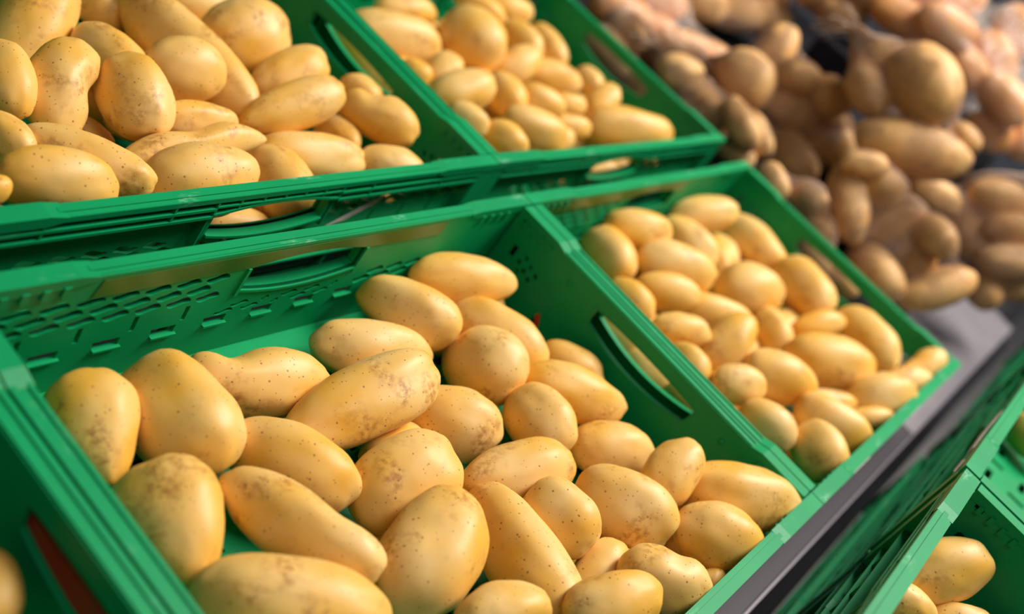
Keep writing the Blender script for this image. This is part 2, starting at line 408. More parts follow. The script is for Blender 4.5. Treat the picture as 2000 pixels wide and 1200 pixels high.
POTATOES=[
('A',(-0.5085,-0.0714,-0.0748),(0.185,-0.541,0.804,-0.163),(0.0402,0.0268,0.0236),-0.32,0.00,(0, 0),'pear-shaped potato cut off by the left rim, nearest the back left corner'),
('A',(-0.4524,-0.0828,-0.0707),(0.219,-0.646,0.661,-0.313),(0.0485,0.0340,0.0299),0.00,0.00,(0, 0),'large smooth oval potato with a shaded dark tip, beside the leftmost potato'),
('A',(-0.3674,-0.0699,-0.0757),(-0.353,0.913,-0.176,0.103),(0.0575,0.0270,0.0237),0.00,-0.10,(-0.38, 0.42),'kidney-shaped potato with a knobbly left lobe, against the back wall of the front left crate'),
('A',(-0.2415,-0.0750,-0.0758),(-0.380,0.890,-0.213,0.134),(0.0533,0.0263,0.0231),0.00,0.00,(0, 0),'oval potato tucked behind the long diagonal one, brown crack on its left end'),
('A',(-0.3156,-0.1261,-0.0547),(-0.189,0.968,0.011,0.165),(0.0686,0.0287,0.0252),0.10,0.00,(0, 0),'longest diagonal potato lying across the top, pointing up to the right'),
('A',(-0.1876,-0.0579,-0.0609),(-0.384,0.768,-0.416,0.298),(0.0465,0.0267,0.0235),0.08,0.00,(0, 0),'dark-tipped oval potato leaning under the topmost one at the crate back'),
('A',(-0.1021,-0.0453,-0.0513),(-0.391,0.887,-0.183,0.163),(0.0541,0.0235,0.0207),0.00,0.00,(0, 0),'topmost smooth potato of the front left crate, near its back right corner'),
('A',(-0.1012,-0.1059,-0.0654),(-0.360,0.709,-0.491,0.356),(0.0496,0.0283,0.0249),0.00,0.00,(0, 0),'potato with a reddish smear half hidden beneath the two topmost ones'),
('A',(-0.1524,-0.1294,-0.0635),(-0.301,0.639,-0.585,0.399),(0.0373,0.0339,0.0298),0.00,0.00,(0, 0),'round netted golden potato right of the long diagonal one'),
('A',(-0.0433,-0.1596,-0.0678),(-0.373,0.727,-0.464,0.341),(0.0340,0.0236,0.0208),0.00,0.00,(0, 0),'small pale potato wedged by the dividing wall, behind the pointed speckled one'),
('A',(-0.0880,-0.1883,-0.0567),(-0.393,0.839,-0.310,0.211),(0.0526,0.0257,0.0226),-0.18,0.00,(0, 0),'pointed speckled potato touching the green dividing wall below the handle'),
('A',(-0.2290,-0.1625,-0.0729),(-0.367,0.823,-0.363,0.237),(0.0398,0.0299,0.0263),0.00,0.00,(0, 0),'pale potato poking out from under the long diagonal one'),
('A',(-0.1611,-0.1982,-0.0543),(0.238,-0.527,0.710,-0.403),(0.0352,0.0278,0.0245),0.00,0.00,(0, 0),'round freckled potato below the pointed speckled one'),
('A',(-0.4046,-0.1477,-0.0659),(-0.311,0.778,-0.469,0.281),(0.0462,0.0285,0.0251),0.00,0.00,(0, 0),'wide potato with a brown bruise on its upper left, centre left of the pile'),
('A',(-0.3407,-0.1952,-0.0564),(-0.135,0.977,0.016,0.164),(0.0449,0.0330,0.0290),0.05,0.00,(0, 0),'plump freckled potato in the middle of the front left crate'),
('A',(-0.2372,-0.2286,-0.0524),(-0.233,0.945,-0.133,0.185),(0.0487,0.0245,0.0215),0.14,0.00,(0, 0),'speckled spindle-shaped potato narrowing to the left, mid right of the pile'),
('A',(-0.0988,-0.2482,-0.0592),(-0.340,0.882,-0.260,0.200),(0.0397,0.0246,0.0216),0.00,0.00,(0, 0),'shaded potato against the dividing wall below the handle hole'),
('A',(-0.1118,-0.2989,-0.0250),(0.026,0.960,0.085,0.264),(0.0361,0.0227,0.0200),0.00,0.00,(0, 0),'upright pale potato leaning on the dividing wall behind the largest front corner one'),
('A',(-0.0593,-0.3478,-0.0208),(-0.321,0.868,-0.290,0.243),(0.0553,0.0277,0.0244),0.00,0.00,(0, 0),'big tan oval potato in the front right corner with a rough brown left end'),
('A',(-0.1765,-0.2979,-0.0392),(-0.351,0.761,-0.453,0.303),(0.0432,0.0296,0.0260),0.00,0.00,(0, 0),'broad potato with a flat right cheek, left of the front corner pair'),
('A',(-0.1233,-0.3606,-0.0275),(-0.362,0.810,-0.387,0.253),(0.0379,0.0286,0.0252),0.06,0.00,(0, 0),'shiny egg-shaped potato resting on the front rim by the corner'),
('A',(-0.2518,-0.2773,-0.0411),(-0.288,0.660,-0.584,0.375),(0.0317,0.0277,0.0244),0.00,0.00,(0, 0),'small round golden potato with dark pits, in front of the spindle-shaped one'),
('A',(-0.5149,-0.1562,-0.0619),(0.167,-0.570,0.767,-0.245),(0.0412,0.0290,0.0255),-0.38,0.00,(0, 0),'teardrop potato with orange scabs beside the left rim'),
('A',(-0.4515,-0.1969,-0.0474),(-0.274,0.743,-0.532,0.300),(0.0568,0.0237,0.0208),0.00,0.00,(0.25, 0.14),'long slanting potato with a waist, running down right beside the teardrop one'),
('A',(-0.3816,-0.2512,-0.0427),(0.031,0.969,0.170,0.174),(0.0498,0.0330,0.0290),0.00,0.00,(0, 0),'large potato covered in many dark dots, at the bottom centre'),
('A',(-0.3056,-0.2839,-0.0476),(0.183,-0.520,0.736,-0.394),(0.0662,0.0270,0.0237),0.12,0.00,(0, 0),'long pale potato behind the many-dotted one'),
('A',(-0.2478,-0.3247,-0.0497),(0.049,0.970,0.101,0.214),(0.0321,0.0186,0.0164),0.00,0.00,(0, 0),'potato half hidden behind the two knobbly ones at the front rim'),
('A',(-0.2332,-0.3600,-0.0206),(-0.340,0.815,-0.399,0.247),(0.0361,0.0249,0.0220),0.00,0.00,(0.1, 0.16),'knobbly potato with a dented top, at the front rim'),
('A',(-0.3127,-0.3508,-0.0114),(-0.173,0.951,-0.166,0.197),(0.0372,0.0222,0.0195),0.00,0.00,(0, 0),'rounded potato cut by the bottom edge, in front of the knobbly dented one'),
('A',(-0.5016,-0.2408,-0.0424),(-0.284,0.890,-0.319,0.161),(0.0576,0.0309,0.0272),0.00,0.00,(0, 0),'biggest blotchy potato, cut off by the bottom edge of the photo'),
('A',(-0.3843,-0.3113,-0.0251),(-0.196,0.954,-0.165,0.155),(0.0346,0.0191,0.0168),0.00,0.00,(0, 0),'small potato cut by the bottom edge, in front of the many-dotted one'),
('A',(-0.1546,-0.3819,-0.0432),(-0.015,0.970,-0.018,0.243),(0.0177,0.0096,0.0084),0.00,0.00,(0, 0),'potato sliver low behind the front rim, under the egg-shaped one'),
('B',(0.1799,-0.0556,-0.0600),(0.313,-0.491,0.711,-0.394),(0.0394,0.0284,0.0250),0.00,0.00,(0, 0),'potato standing on end in the back left corner of the front right crate'),
('B',(0.2414,-0.0454,-0.0401),(-0.408,0.858,-0.206,0.233),(0.0444,0.0247,0.0217),0.00,0.00,(0, 0),'smooth potato leaning at the back of the front right crate, left of centre'),
('B',(0.3870,-0.0652,-0.0647),(-0.374,0.602,-0.551,0.441),(0.0448,0.0271,0.0238),0.00,0.00,(0, 0),'potato sloping down right from behind the smooth back one'),
('B',(0.4394,-0.0457,-0.0392),(-0.339,0.885,-0.146,0.285),(0.0489,0.0238,0.0209),0.00,0.00,(0, 0),'rearmost highest potato of the front right crate, alone near its back corner'),
('B',(0.5518,-0.0961,-0.0611),(0.352,-0.553,0.584,-0.479),(0.0559,0.0294,0.0259),-0.05,0.00,(0, 0),'oval potato beside the right wall, just below the rearmost one'),
('B',(0.2548,-0.1038,-0.0441),(-0.449,0.820,-0.274,0.223),(0.0520,0.0293,0.0258),0.00,0.00,(0, 0),'large pale potato in the second row, in front of the back left pair'),
('B',(0.2054,-0.1276,-0.0509),(-0.420,0.840,-0.259,0.226),(0.0409,0.0226,0.0199),0.00,0.00,(0, 0),'potato lying over the front of the large pale second-row one'),
('B',(0.1362,-0.1173,-0.0581),(-0.381,0.656,-0.521,0.392),(0.0295,0.0206,0.0182),0.00,0.00,(0, 0),'potato half hidden by the dividing rim, upper left of the front right crate'),
('B',(0.3808,-0.1644,-0.0486),(-0.395,0.844,-0.247,0.266),(0.0462,0.0332,0.0292),-0.08,0.00,(0, 0),'glossy round golden potato in the centre right, paired with a sloping one'),
('B',(0.5148,-0.1916,-0.0440),(0.296,-0.466,0.668,-0.499),(0.0534,0.0322,0.0284),0.00,0.00,(0, 0),'sloping potato by the right wall whose left side meets the round golden one'),
('B',(0.1562,-0.1755,-0.0496),(-0.386,0.857,-0.249,0.236),(0.0362,0.0189,0.0167),0.00,0.00,(0, 0),'pale pinkish potato near the dividing rim, middle height'),
('B',(0.2745,-0.1748,-0.0552),(-0.453,0.801,-0.315,0.232),(0.0515,0.0211,0.0186),0.00,0.00,(0, 0),'slim bright potato running down right through the middle of the crate'),
('B',(0.2032,-0.2143,-0.0399),(-0.016,0.945,0.074,0.319),(0.0402,0.0243,0.0214),0.00,0.00,(0, 0),'greenish tinted potato pointing up right, centre of the front right crate'),
('B',(0.3563,-0.2223,-0.0572),(0.298,-0.420,0.747,-0.421),(0.0333,0.0232,0.0205),0.00,0.00,(0, 0),'upright pale potato squeezed right of the greenish one'),
('B',(0.1062,-0.2133,-0.0466),(0.302,-0.550,0.633,-0.453),(0.0260,0.0186,0.0164),0.00,0.00,(0, 0),'small pale potato at the dividing rim beside the handle hole'),
('B',(0.1276,-0.2611,-0.0348),(-0.364,0.855,-0.269,0.252),(0.0315,0.0217,0.0191),0.00,0.00,(0, 0),'round potato with one brown eye on top, close to the dividing rim'),
('B',(0.2211,-0.2761,-0.0350),(-0.411,0.817,-0.314,0.255),(0.0449,0.0275,0.0242),0.00,0.00,(0, 0),'golden potato with a small dark nick on its right end'),
('B',(0.3676,-0.2937,-0.0379),(-0.391,0.825,-0.295,0.282),(0.0603,0.0338,0.0297),0.00,0.00,(0, 0),'widest blotchy potato in the right half of the front right crate'),
('B',(0.4725,-0.2441,-0.0516),(-0.241,0.904,-0.144,0.321),(0.0380,0.0182,0.0160),0.00,0.00,(0, 0),'deep orange potato mostly covered, above the widest blotchy one'),
('B',(0.5148,-0.2957,-0.0367),(0.279,-0.458,0.663,-0.522),(0.0562,0.0342,0.0301),0.00,0.00,(0, 0),'big potato with a rough cap leaning on the right wall'),
('B',(0.1088,-0.3120,-0.0347),(-0.376,0.662,-0.522,0.385),(0.0312,0.0242,0.0213),0.00,0.00,(0, 0),'round pale potato low by the dividing rim near the front'),
('B',(0.2272,-0.3510,-0.0340),(-0.410,0.703,-0.464,0.350),(0.0454,0.0271,0.0239),0.00,0.00,(0, 0),'potato with a flecked left side, behind the lowest front one'),
('B',(0.1309,-0.3629,-0.0226),(0.255,-0.401,0.762,-0.440),(0.0345,0.0271,0.0239),0.00,0.00,(0, 0),'lowest potato of the front right crate, round with a dark spot'),
('B',(0.3720,-0.3626,-0.0264),(-0.236,0.896,-0.190,0.326),(0.0426,0.0297,0.0261),0.00,0.00,(0, 0),'rounded potato behind the front rim, left of the two corner ones'),
('B',(0.4965,-0.3692,-0.0339),(-0.224,0.896,-0.179,0.339),(0.0368,0.0218,0.0192),0.00,0.00,(0, 0),'small potato between the front corner one and the rounded one'),
('B',(0.5493,-0.3693,-0.0241),(-0.035,0.931,-0.024,0.362),(0.0403,0.0217,0.0191),0.00,0.00,(0, 0.2),'finger-like potato in the far front right corner of the crate'),
('B',(0.3089,-0.3253,-0.0531),(-0.323,0.864,-0.256,0.291),(0.0395,0.0151,0.0133),0.00,0.00,(0, 0),'dark narrow potato glimpsed below the golden nicked one'),
('B',(0.3297,-0.3710,-0.0362),(-0.283,0.876,-0.237,0.311),(0.0287,0.0127,0.0112),0.00,0.00,(0, 0),'shaded potato low behind the front rim, under the rounded one'),
('B',(0.0982,-0.1430,-0.0762),(-0.342,0.619,-0.573,0.413),(0.0379,0.0244,0.0214),0.00,0.00,(0, 0),'pale potato seen through the handle hole, at its upper end'),
('B',(0.0688,-0.2029,-0.0710),(0.276,-0.534,0.661,-0.449),(0.0396,0.0235,0.0206),0.00,0.00,(0, 0),'shaded potato seen through the middle of the handle hole'),
('B',(0.0429,-0.2550,-0.0486),(0.259,-0.508,0.682,-0.458),(0.0350,0.0215,0.0189),0.00,0.00,(0, 0),'orange potato seen through the lower end of the handle hole'),
('B',(0.4620,-0.0883,-0.0816),(0.321,-0.449,0.725,-0.412),(0.0373,0.0215,0.0190),0.00,0.00,(0, 0),'dark potato deep in the gap between the right rear potatoes'),
('U',(-0.3294,0.3044,-0.0497),(-0.137,0.889,0.367,0.237),(0.0586,0.0302,0.0266),0.00,0.00,(0, 0),'huge freckled potato in the top left corner of the photo'),
('U',(-0.4211,0.2044,-0.0303),(0.301,-0.574,0.755,-0.096),(0.0326,0.0199,0.0175),0.00,0.00,(0, 0),'round potato cut off by the left edge, with brown scratches'),
('U',(-0.3758,0.1996,-0.0344),(-0.064,0.877,0.408,0.247),(0.0443,0.0270,0.0238),0.00,0.16,(0.1, -0.25),'curved bean-like potato standing upright, dotted all over'),
('U',(-0.2188,0.3547,-0.0718),(-0.412,0.724,-0.441,0.333),(0.0247,0.0189,0.0166),0.00,0.00,(0, 0),'small potato tucked behind the huge top left one'),
('U',(-0.2976,0.2459,-0.0437),(-0.363,0.686,-0.534,0.335),(0.0369,0.0254,0.0223),0.00,0.00,(0, 0),'potato with a brown cap leaning behind the upright egg-shaped one'),
('U',(-0.3248,0.1803,-0.0276),(0.325,-0.579,0.727,-0.176),(0.0367,0.0281,0.0247),0.00,0.00,(0, 0),'upright egg-shaped potato in front of the brown-capped one'),
('U',(-0.1959,0.2610,-0.0476),(-0.367,0.657,-0.564,0.339),(0.0875,0.0306,0.0269),-0.12,0.00,(0, 0),'very long potato running diagonally behind the egg-shaped pair'),
('U',(-0.2440,0.2177,-0.0294),(-0.475,0.862,-0.141,0.104),(0.0367,0.0279,0.0246),0.00,0.00,(0, 0),'squat speckled potato lying over the very long diagonal one'),
('U',(-0.1061,0.2890,-0.0437),(-0.373,0.913,0.032,0.164),(0.0472,0.0370,0.0326),0.00,0.00,(0, 0),'large round potato at the top, nearest the rear end wall'),
('U',(-0.1054,0.2215,-0.0389),(-0.276,0.931,0.108,0.214),(0.0434,0.0255,0.0225),0.00,0.00,(0, 0),'plump potato right below the large round top one'),
('U',(-0.0848,0.3684,-0.0680),(-0.496,0.859,-0.101,0.078),(0.0411,0.0199,0.0175),0.00,0.00,(0, 0),'potato at the top edge of the photo behind the large round one'),
('U',(-0.1623,0.1608,-0.0232),(-0.317,0.929,0.047,0.186),(0.0561,0.0220,0.0194),0.15,0.00,(0, 0),'long smooth potato pointing down left, middle right of the rear left crate'),
('U',(-0.2679,0.1598,-0.0369),(-0.442,0.888,-0.098,0.080),(0.0360,0.0169,0.0149),0.00,0.00,(0, 0),'pale flat-looking potato in the middle of the rear left crate'),
('U',(-0.0560,0.1446,-0.0249),(-0.448,0.748,-0.384,0.303),(0.0417,0.0248,0.0219),0.00,0.06,(-0.35, 0.35),'two-lobed potato beside the dividing wall of the rear crates'),
('U',(-0.0283,0.1925,-0.0365),(-0.430,0.714,-0.432,0.343),(0.0239,0.0186,0.0163),0.00,0.00,(0, 0),'small rounded end rising behind the two-lobed potato'),
('U',(-0.3055,0.1255,-0.0335),(-0.348,0.929,0.014,0.124),(0.0669,0.0169,0.0149),0.00,0.10,(0.1, 0.35),'thin curved banana-like potato across the middle of the pile'),
('U',(-0.4643,0.1369,-0.0234),(-0.332,0.720,-0.520,0.317),(0.0226,0.0144,0.0127),0.00,0.00,(0, 0),'freckled potato at the left edge, under the upright bean-like one'),
('U',(-0.4189,0.1069,-0.0223),(-0.414,0.806,-0.349,0.241),(0.0486,0.0199,0.0175),0.00,-0.06,(0, 0),'bent potato with a rough brown patch, behind the blotchy front one'),
('U',(-0.4616,0.0846,-0.0150),(-0.424,0.890,-0.139,0.090),(0.0410,0.0215,0.0189),0.00,0.00,(0, 0),'blotchy potato with brown scabs at the front left rim'),
('U',(-0.3248,0.0871,-0.0306),(-0.370,0.922,-0.036,0.106),(0.0483,0.0289,0.0254),0.00,0.00,(0, 0),'large clean potato behind the front rim, above the handle hole'),
('U',(-0.2187,0.0958,-0.0528),(0.319,-0.616,0.640,-0.330),(0.0418,0.0288,0.0253),0.00,0.00,(0, 0),'potato with a red scratch, hanging low over the front handle hole'),
('U',(-0.1611,0.1186,-0.0456),(-0.431,0.886,-0.125,0.118),(0.0550,0.0220,0.0194),0.00,0.00,(0, 0),'long smooth potato at the front rim, right of the scratched one'),
('U',(-0.0822,0.0870,-0.0370),(-0.463,0.829,-0.253,0.188),(0.0354,0.0203,0.0178),0.00,0.00,(0, 0),'rightmost low potato in the front corner of the rear left crate'),
('U',(-0.3963,0.0736,-0.0413),(-0.403,0.909,-0.089,0.054),(0.0245,0.0117,0.0103),0.00,0.00,(0, 0),'thin strip of potato between the blotchy and the large clean one'),
('U',(-0.5182,0.0742,-0.0098),(-0.451,0.667,-0.593,0.012),(0.0100,0.0137,0.0088),0.00,0.00,(0, 0),'potato edge cut off at the far left of the rear left crate'),
('U',(-0.2717,0.0784,-0.0806),(-0.405,0.902,-0.122,0.083),(0.0365,0.0193,0.0170),0.00,0.00,(0, 0),'brown shaded potato seen inside the front handle hole of the rear left crate'),
('U',(-0.0896,0.1528,-0.0520),(-0.341,0.631,-0.571,0.400),(0.0270,0.0167,0.0147),0.00,0.00,(0, 0),'dark potato in the gap left of the two-lobed one'),
('V',(0.2654,0.3842,-0.0612),(-0.476,0.857,-0.108,0.166),(0.0458,0.0196,0.0173),0.00,0.00,(0, 0),'flattened potato at the top left of the rear right crate'),
('V',(0.1793,0.3245,-0.0601),(0.508,-0.836,0.160,-0.134),(0.0635,0.0295,0.0260),0.12,0.00,(0, 0),'big angular potato next to the dividing rim at the top'),
('V',(0.3137,0.3077,-0.0455),(-0.429,0.644,-0.490,0.401),(0.0472,0.0396,0.0348),0.00,0.00,(0, 0),'largest golden potato of the rear right crate, with a dark crown'),
('V',(0.1870,0.2492,-0.0496),(-0.190,0.927,0.142,0.292),(0.0274,0.0206,0.0181),0.00,0.00,(0, 0),'small egg-shaped potato below the largest golden one'),
('V',(0.1636,0.1998,-0.0408),(-0.336,0.912,-0.015,0.236),(0.0457,0.0259,0.0228),0.00,0.00,(0, 0),'wide potato in front of the small egg-shaped one'),
('V',(0.5175,0.3975,-0.0523),(-0.495,0.835,-0.146,0.193),(0.0434,0.0224,0.0197),0.00,0.00,(0, 0),'potato by the back wall, top right of the rear right crate'),
('V',(0.4727,0.3292,-0.0557),(-0.380,0.572,-0.567,0.455),(0.0401,0.0232,0.0204),0.00,0.00,(0, 0),'potato below the top right one, left of its neighbour at the wall'),
('V',(0.4284,0.2356,-0.0470),(0.506,-0.817,0.204,-0.187),(0.0432,0.0236,0.0207),0.00,0.00,(0, 0),'oval potato in the middle right of the rear right crate'),
('V',(0.5286,0.2313,-0.0499),(0.374,-0.524,0.638,-0.422),(0.0267,0.0205,0.0180),0.00,0.00,(0, 0),'small potato touching the right end wall, upper one of two'),
('V',(0.0976,0.1409,-0.0311),(-0.456,0.722,-0.409,0.320),(0.0255,0.0189,0.0166),0.00,0.00,(0, 0),'round potato close to the dividing rim, near the front'),
('V',(0.1318,0.1065,-0.0312),(-0.457,0.722,-0.409,0.320),(0.0282,0.0214,0.0188),0.00,0.00,(0, 0),'round potato at the front rim next to the dividing wall'),
('V',(0.2157,0.1209,-0.0317),(-0.499,0.800,-0.263,0.203),(0.0434,0.0251,0.0220),0.00,0.00,(0, 0),'greenish gold potato in the front middle of the rear right crate'),
('V',(0.3511,0.1435,-0.0498),(-0.452,0.848,-0.178,0.211),(0.0322,0.0157,0.0138),0.00,0.00,(0, 0),'small bright potato left of the rectangular front corner one'),
('V',(0.4572,0.1147,-0.0343),(-0.439,0.848,-0.177,0.239),(0.0680,0.0302,0.0266),0.00,0.00,(0.4, 0.1),'large blocky potato in the front right corner of the rear right crate'),
('V',(0.5435,0.3233,-0.0591),(0.388,-0.529,0.642,-0.397),(0.0418,0.0225,0.0198),0.00,0.00,(0, 0),'potato slanting down right beside the right end wall'),
('V',(0.4759,0.1762,-0.0404),(-0.102,0.921,0.144,0.347),(0.0340,0.0211,0.0185),0.00,0.00,(0, 0),'small upright potato touching the right end wall, lower one of two'),
('V',(0.3638,0.2587,-0.0461),(-0.243,0.921,0.069,0.297),(0.0384,0.0242,0.0213),0.00,0.00,(0, 0),'potato pointing up right in the centre of the rear right crate'),
('V',(0.2623,0.2011,-0.0463),(0.363,-0.566,0.606,-0.425),(0.0339,0.0251,0.0221),0.00,0.00,(0, 0),'potato just right of the wide one, in the centre'),
('V',(0.3081,0.1765,-0.0384),(0.504,-0.772,0.302,-0.243),(0.0330,0.0217,0.0191),0.00,0.00,(0, 0),'pale potato in the centre, above the greenish gold one'),
('V',(0.1486,0.2556,-0.0585),(-0.462,0.720,-0.406,0.322),(0.0202,0.0154,0.0136),0.00,0.00,(0, 0),'small dark potato between the angular and the egg-shaped one'),
('V',(0.2636,0.1094,-0.0430),(-0.248,0.926,0.017,0.284),(0.0272,0.0160,0.0141),0.00,0.00,(0, 0),'potato sliver at the front rim below the greenish gold one'),
('V',(0.4237,0.3881,-0.0463),(-0.493,0.709,-0.384,0.328),(0.0426,0.0185,0.0163),0.00,0.00,(0, 0),'yellowish potato lying at the very top behind the largest golden one'),
('V',(0.1083,0.2959,-0.0771),(0.372,-0.589,0.625,-0.352),(0.0633,0.0247,0.0217),0.00,0.00,(0, 0),'rough tan potato seen through the handle hole between the rear crates'),
('V',(0.3948,0.1800,-0.0468),(-0.458,0.846,-0.172,0.213),(0.0251,0.0162,0.0142),0.00,0.00,(0, 0),'tiny pale potato in the gap left of the small upright one'),
('V',(0.3757,0.0832,-0.0800),(-0.383,0.881,-0.140,0.241),(0.0369,0.0199,0.0175),0.00,0.00,(0, 0),'potato seen inside the front handle hole of the rear right crate'),
('C',(-0.0742,-0.4912,0.0692),(-0.134,0.918,-0.197,0.317),(0.0433,0.0250,0.0220),0.00,0.00,(0, 0),'large scabby potato lying inside the dark crate at the bottom right'),
('C',(-0.1228,-0.4903,0.0480),(-0.423,0.729,-0.466,0.270),(0.0251,0.0189,0.0166),0.00,0.00,(0, 0),'potato below the large scabby one, close to the crate rim'),
('C',(-0.0889,-0.5271,0.0555),(-0.236,0.867,-0.313,0.308),(0.0299,0.0161,0.0142),0.00,0.00,(0, 0),'potato top cut by the bottom edge, right of the one at the rim'),
('C',(-0.0577,-0.5620,0.0560),(-0.292,0.823,-0.373,0.315),(0.0304,0.0172,0.0151),0.00,0.00,(0, 0),'shaded potato deep in the bottom right corner of the photo'),
('D',(0.4281,-0.5027,0.0440),(0.274,-0.340,0.755,-0.489),(0.0317,0.0221,0.0195),0.00,0.00,(0, 0),'greenish yellow potato at the right edge, in the bottom right crates'),
('D',(0.5254,-0.5454,0.0468),(-0.460,0.715,-0.409,0.331),(0.0477,0.0257,0.0226),0.00,0.00,(0, 0),'potato beside the greenish yellow one, beyond the right edge'),
('Z',(-0.6389,-0.1561,-0.0505),(0.112,-0.553,0.811,-0.154),(0.0247,0.0178,0.0157),0.00,0.00,(0, 0),'orange-lit potato in the shade at the bottom left corner'),
('A',(-0.1517,-0.2804,-0.0815),(0.309,0.000,0.000,0.951),(0.0335,0.0236,0.0207),0.00,0.00,(0, 0),''),
('A',(-0.4415,-0.2250,-0.0829),(0.030,0.000,0.000,1.000),(0.0295,0.0208,0.0182),0.00,0.00,(0, 0),''),
('A',(-0.1506,-0.3462,-0.0843),(0.110,0.000,0.000,0.994),(0.0331,0.0234,0.0204),0.00,0.00,(0, 0),''),
('A',(-0.0523,-0.0616,-0.0853),(0.953,0.000,0.000,0.304),(0.0290,0.0205,0.0179),0.00,0.00,(0, 0),''),
('A',(-0.0543,-0.3006,-0.0715),(0.346,0.000,0.000,0.938),(0.0343,0.0242,0.0212),0.00,0.00,(0, 0),''),
('A',(-0.2086,-0.3450,-0.0635),(0.749,0.000,0.000,0.663),(0.0330,0.0233,0.0204),0.00,0.00,(0, 0),''),
('A',(-0.0576,-0.2458,-0.0789),(0.681,0.000,0.000,0.732),(0.0311,0.0219,0.0192),0.00,0.00,(0, 0),''),
('A',(-0.2884,-0.1592,-0.0854),(0.039,0.000,0.000,0.999),(0.0293,0.0207,0.0181),0.00,0.00,(0, 0),''),
('A',(-0.2262,-0.2808,-0.0802),(0.584,0.000,0.000,0.812),(0.0346,0.0244,0.0213),0.00,0.00,(0, 0),''),
('A',(-0.1472,-0.0572,-0.0851),(0.471,0.000,0.000,0.882),(0.0299,0.0211,0.0185),0.00,0.00,(0, 0),''),
('A',(-0.3688,-0.2361,-0.0851),(0.991,0.000,0.000,0.137),(0.0299,0.0211,0.0184),0.00,0.00,(0, 0),''),
('A',(-0.1890,-0.2286,-0.0832),(0.113,0.000,0.000,0.994),(0.0304,0.0215,0.0188),0.00,0.00,(0, 0),''),
('A',(-0.0901,-0.3505,-0.0809),(0.993,0.000,0.000,0.120),(0.0300,0.0212,0.0185),0.00,0.00,(0, 0),''),
('A',(-0.1222,-0.2024,-0.0849),(0.225,0.000,0.000,0.974),(0.0291,0.0205,0.0180),0.00,0.00,(0, 0),''),
('A',(-0.3065,-0.2307,-0.0860),(0.064,0.000,0.000,0.998),(0.0297,0.0209,0.0183),0.00,0.00,(0, 0),''),
('A',(-0.2748,-0.1096,-0.0853),(0.201,0.000,0.000,0.980),(0.0354,0.0250,0.0219),0.00,0.00,(0, 0),''),
('B',(0.2114,-0.2646,-0.0860),(0.006,0.000,0.000,1.000),(0.0294,0.0207,0.0181),0.00,0.00,(0, 0),''),
('B',(0.3422,-0.3221,-0.0818),(0.296,0.000,0.000,0.955),(0.0313,0.0221,0.0193),0.00,0.00,(0, 0),''),
('B',(0.3068,-0.1287,-0.0856),(0.817,0.000,0.000,0.576),(0.0323,0.0228,0.0199),0.00,0.00,(0, 0),''),
('B',(0.2808,-0.2257,-0.0851),(0.481,0.000,0.000,0.877),(0.0346,0.0245,0.0214),0.00,0.00,(0, 0),''),
('B',(0.2652,-0.3450,-0.0690),(0.421,0.000,0.000,0.907),(0.0311,0.0219,0.0192),0.00,0.00,(0, 0),''),
('B',(0.4558,-0.1700,-0.0839),(0.978,0.000,0.000,0.207),(0.0353,0.0249,0.0218),0.00,0.00,(0, 0),''),
('B',(0.2075,-0.1920,-0.0857),(0.902,0.000,0.000,0.431),(0.0318,0.0224,0.0196),0.00,0.00,(0, 0),''),
('B',(0.3041,-0.0625,-0.0854),(0.746,0.000,0.000,0.666),(0.0290,0.0205,0.0179),0.00,0.00,(0, 0),''),
('B',(0.4638,-0.2993,-0.0823),(0.027,0.000,0.000,1.000),(0.0362,0.0255,0.0223),0.00,0.00,(0, 0),''),
('B',(0.5391,-0.2433,-0.0809),(0.383,0.000,0.000,0.924),(0.0382,0.0270,0.0236),0.00,0.00,(0, 0),''),
('B',(0.4016,-0.1275,-0.0852),(0.135,0.000,0.000,0.991),(0.0368,0.0259,0.0227),0.00,0.00,(0, 0),''),
('B',(0.4226,-0.2638,-0.0766),(0.077,0.000,0.000,0.997),(0.0295,0.0208,0.0182),0.00,0.00,(0, 0),''),
('B',(0.1313,-0.2034,-0.0790),(0.246,0.000,0.000,0.969),(0.0301,0.0212,0.0186),0.00,0.00,(0, 0),''),
('B',(0.2349,-0.0601,-0.0856),(0.091,0.000,0.000,0.996),(0.0310,0.0219,0.0191),0.00,0.00,(0, 0),''),
('B',(0.5072,-0.1349,-0.0854),(0.775,0.000,0.000,0.633),(0.0313,0.0221,0.0194),0.00,0.00,(0, 0),''),
('B',(0.2263,-0.1101,-0.0859),(0.819,0.000,0.000,0.574),(0.0294,0.0208,0.0182),0.00,0.00,(0, 0),''),
('B',(0.3470,-0.0833,-0.0856),(0.752,0.000,0.000,0.659),(0.0314,0.0221,0.0194),0.00,0.00,(0, 0),''),
('B',(0.5295,-0.3375,-0.0748),(0.972,0.000,0.000,0.236),(0.0316,0.0223,0.0195),0.00,0.00,(0, 0),''),
('B',(0.2121,-0.3164,-0.0789),(0.077,0.000,0.000,0.997),(0.0306,0.0216,0.0189),0.00,0.00,(0, 0),''),
('B',(0.3267,-0.2066,-0.0859),(0.686,0.000,0.000,0.728),(0.0322,0.0227,0.0199),0.00,0.00,(0, 0),''),
('B',(0.5480,-0.1668,-0.0842),(0.732,0.000,0.000,0.681),(0.0309,0.0218,0.0191),0.00,0.00,(0, 0),''),
('B',(0.4079,-0.2132,-0.0792),(0.823,0.000,0.000,0.569),(0.0361,0.0254,0.0223),0.00,0.00,(0, 0),''),
('B',(0.5077,-0.0813,-0.0853),(0.902,0.000,0.000,0.432),(0.0301,0.0212,0.0186),0.00,0.00,(0, 0),''),
('B',(0.2862,-0.2766,-0.0775),(0.045,0.000,0.000,0.999),(0.0308,0.0218,0.0190),0.00,0.00,(0, 0),''),
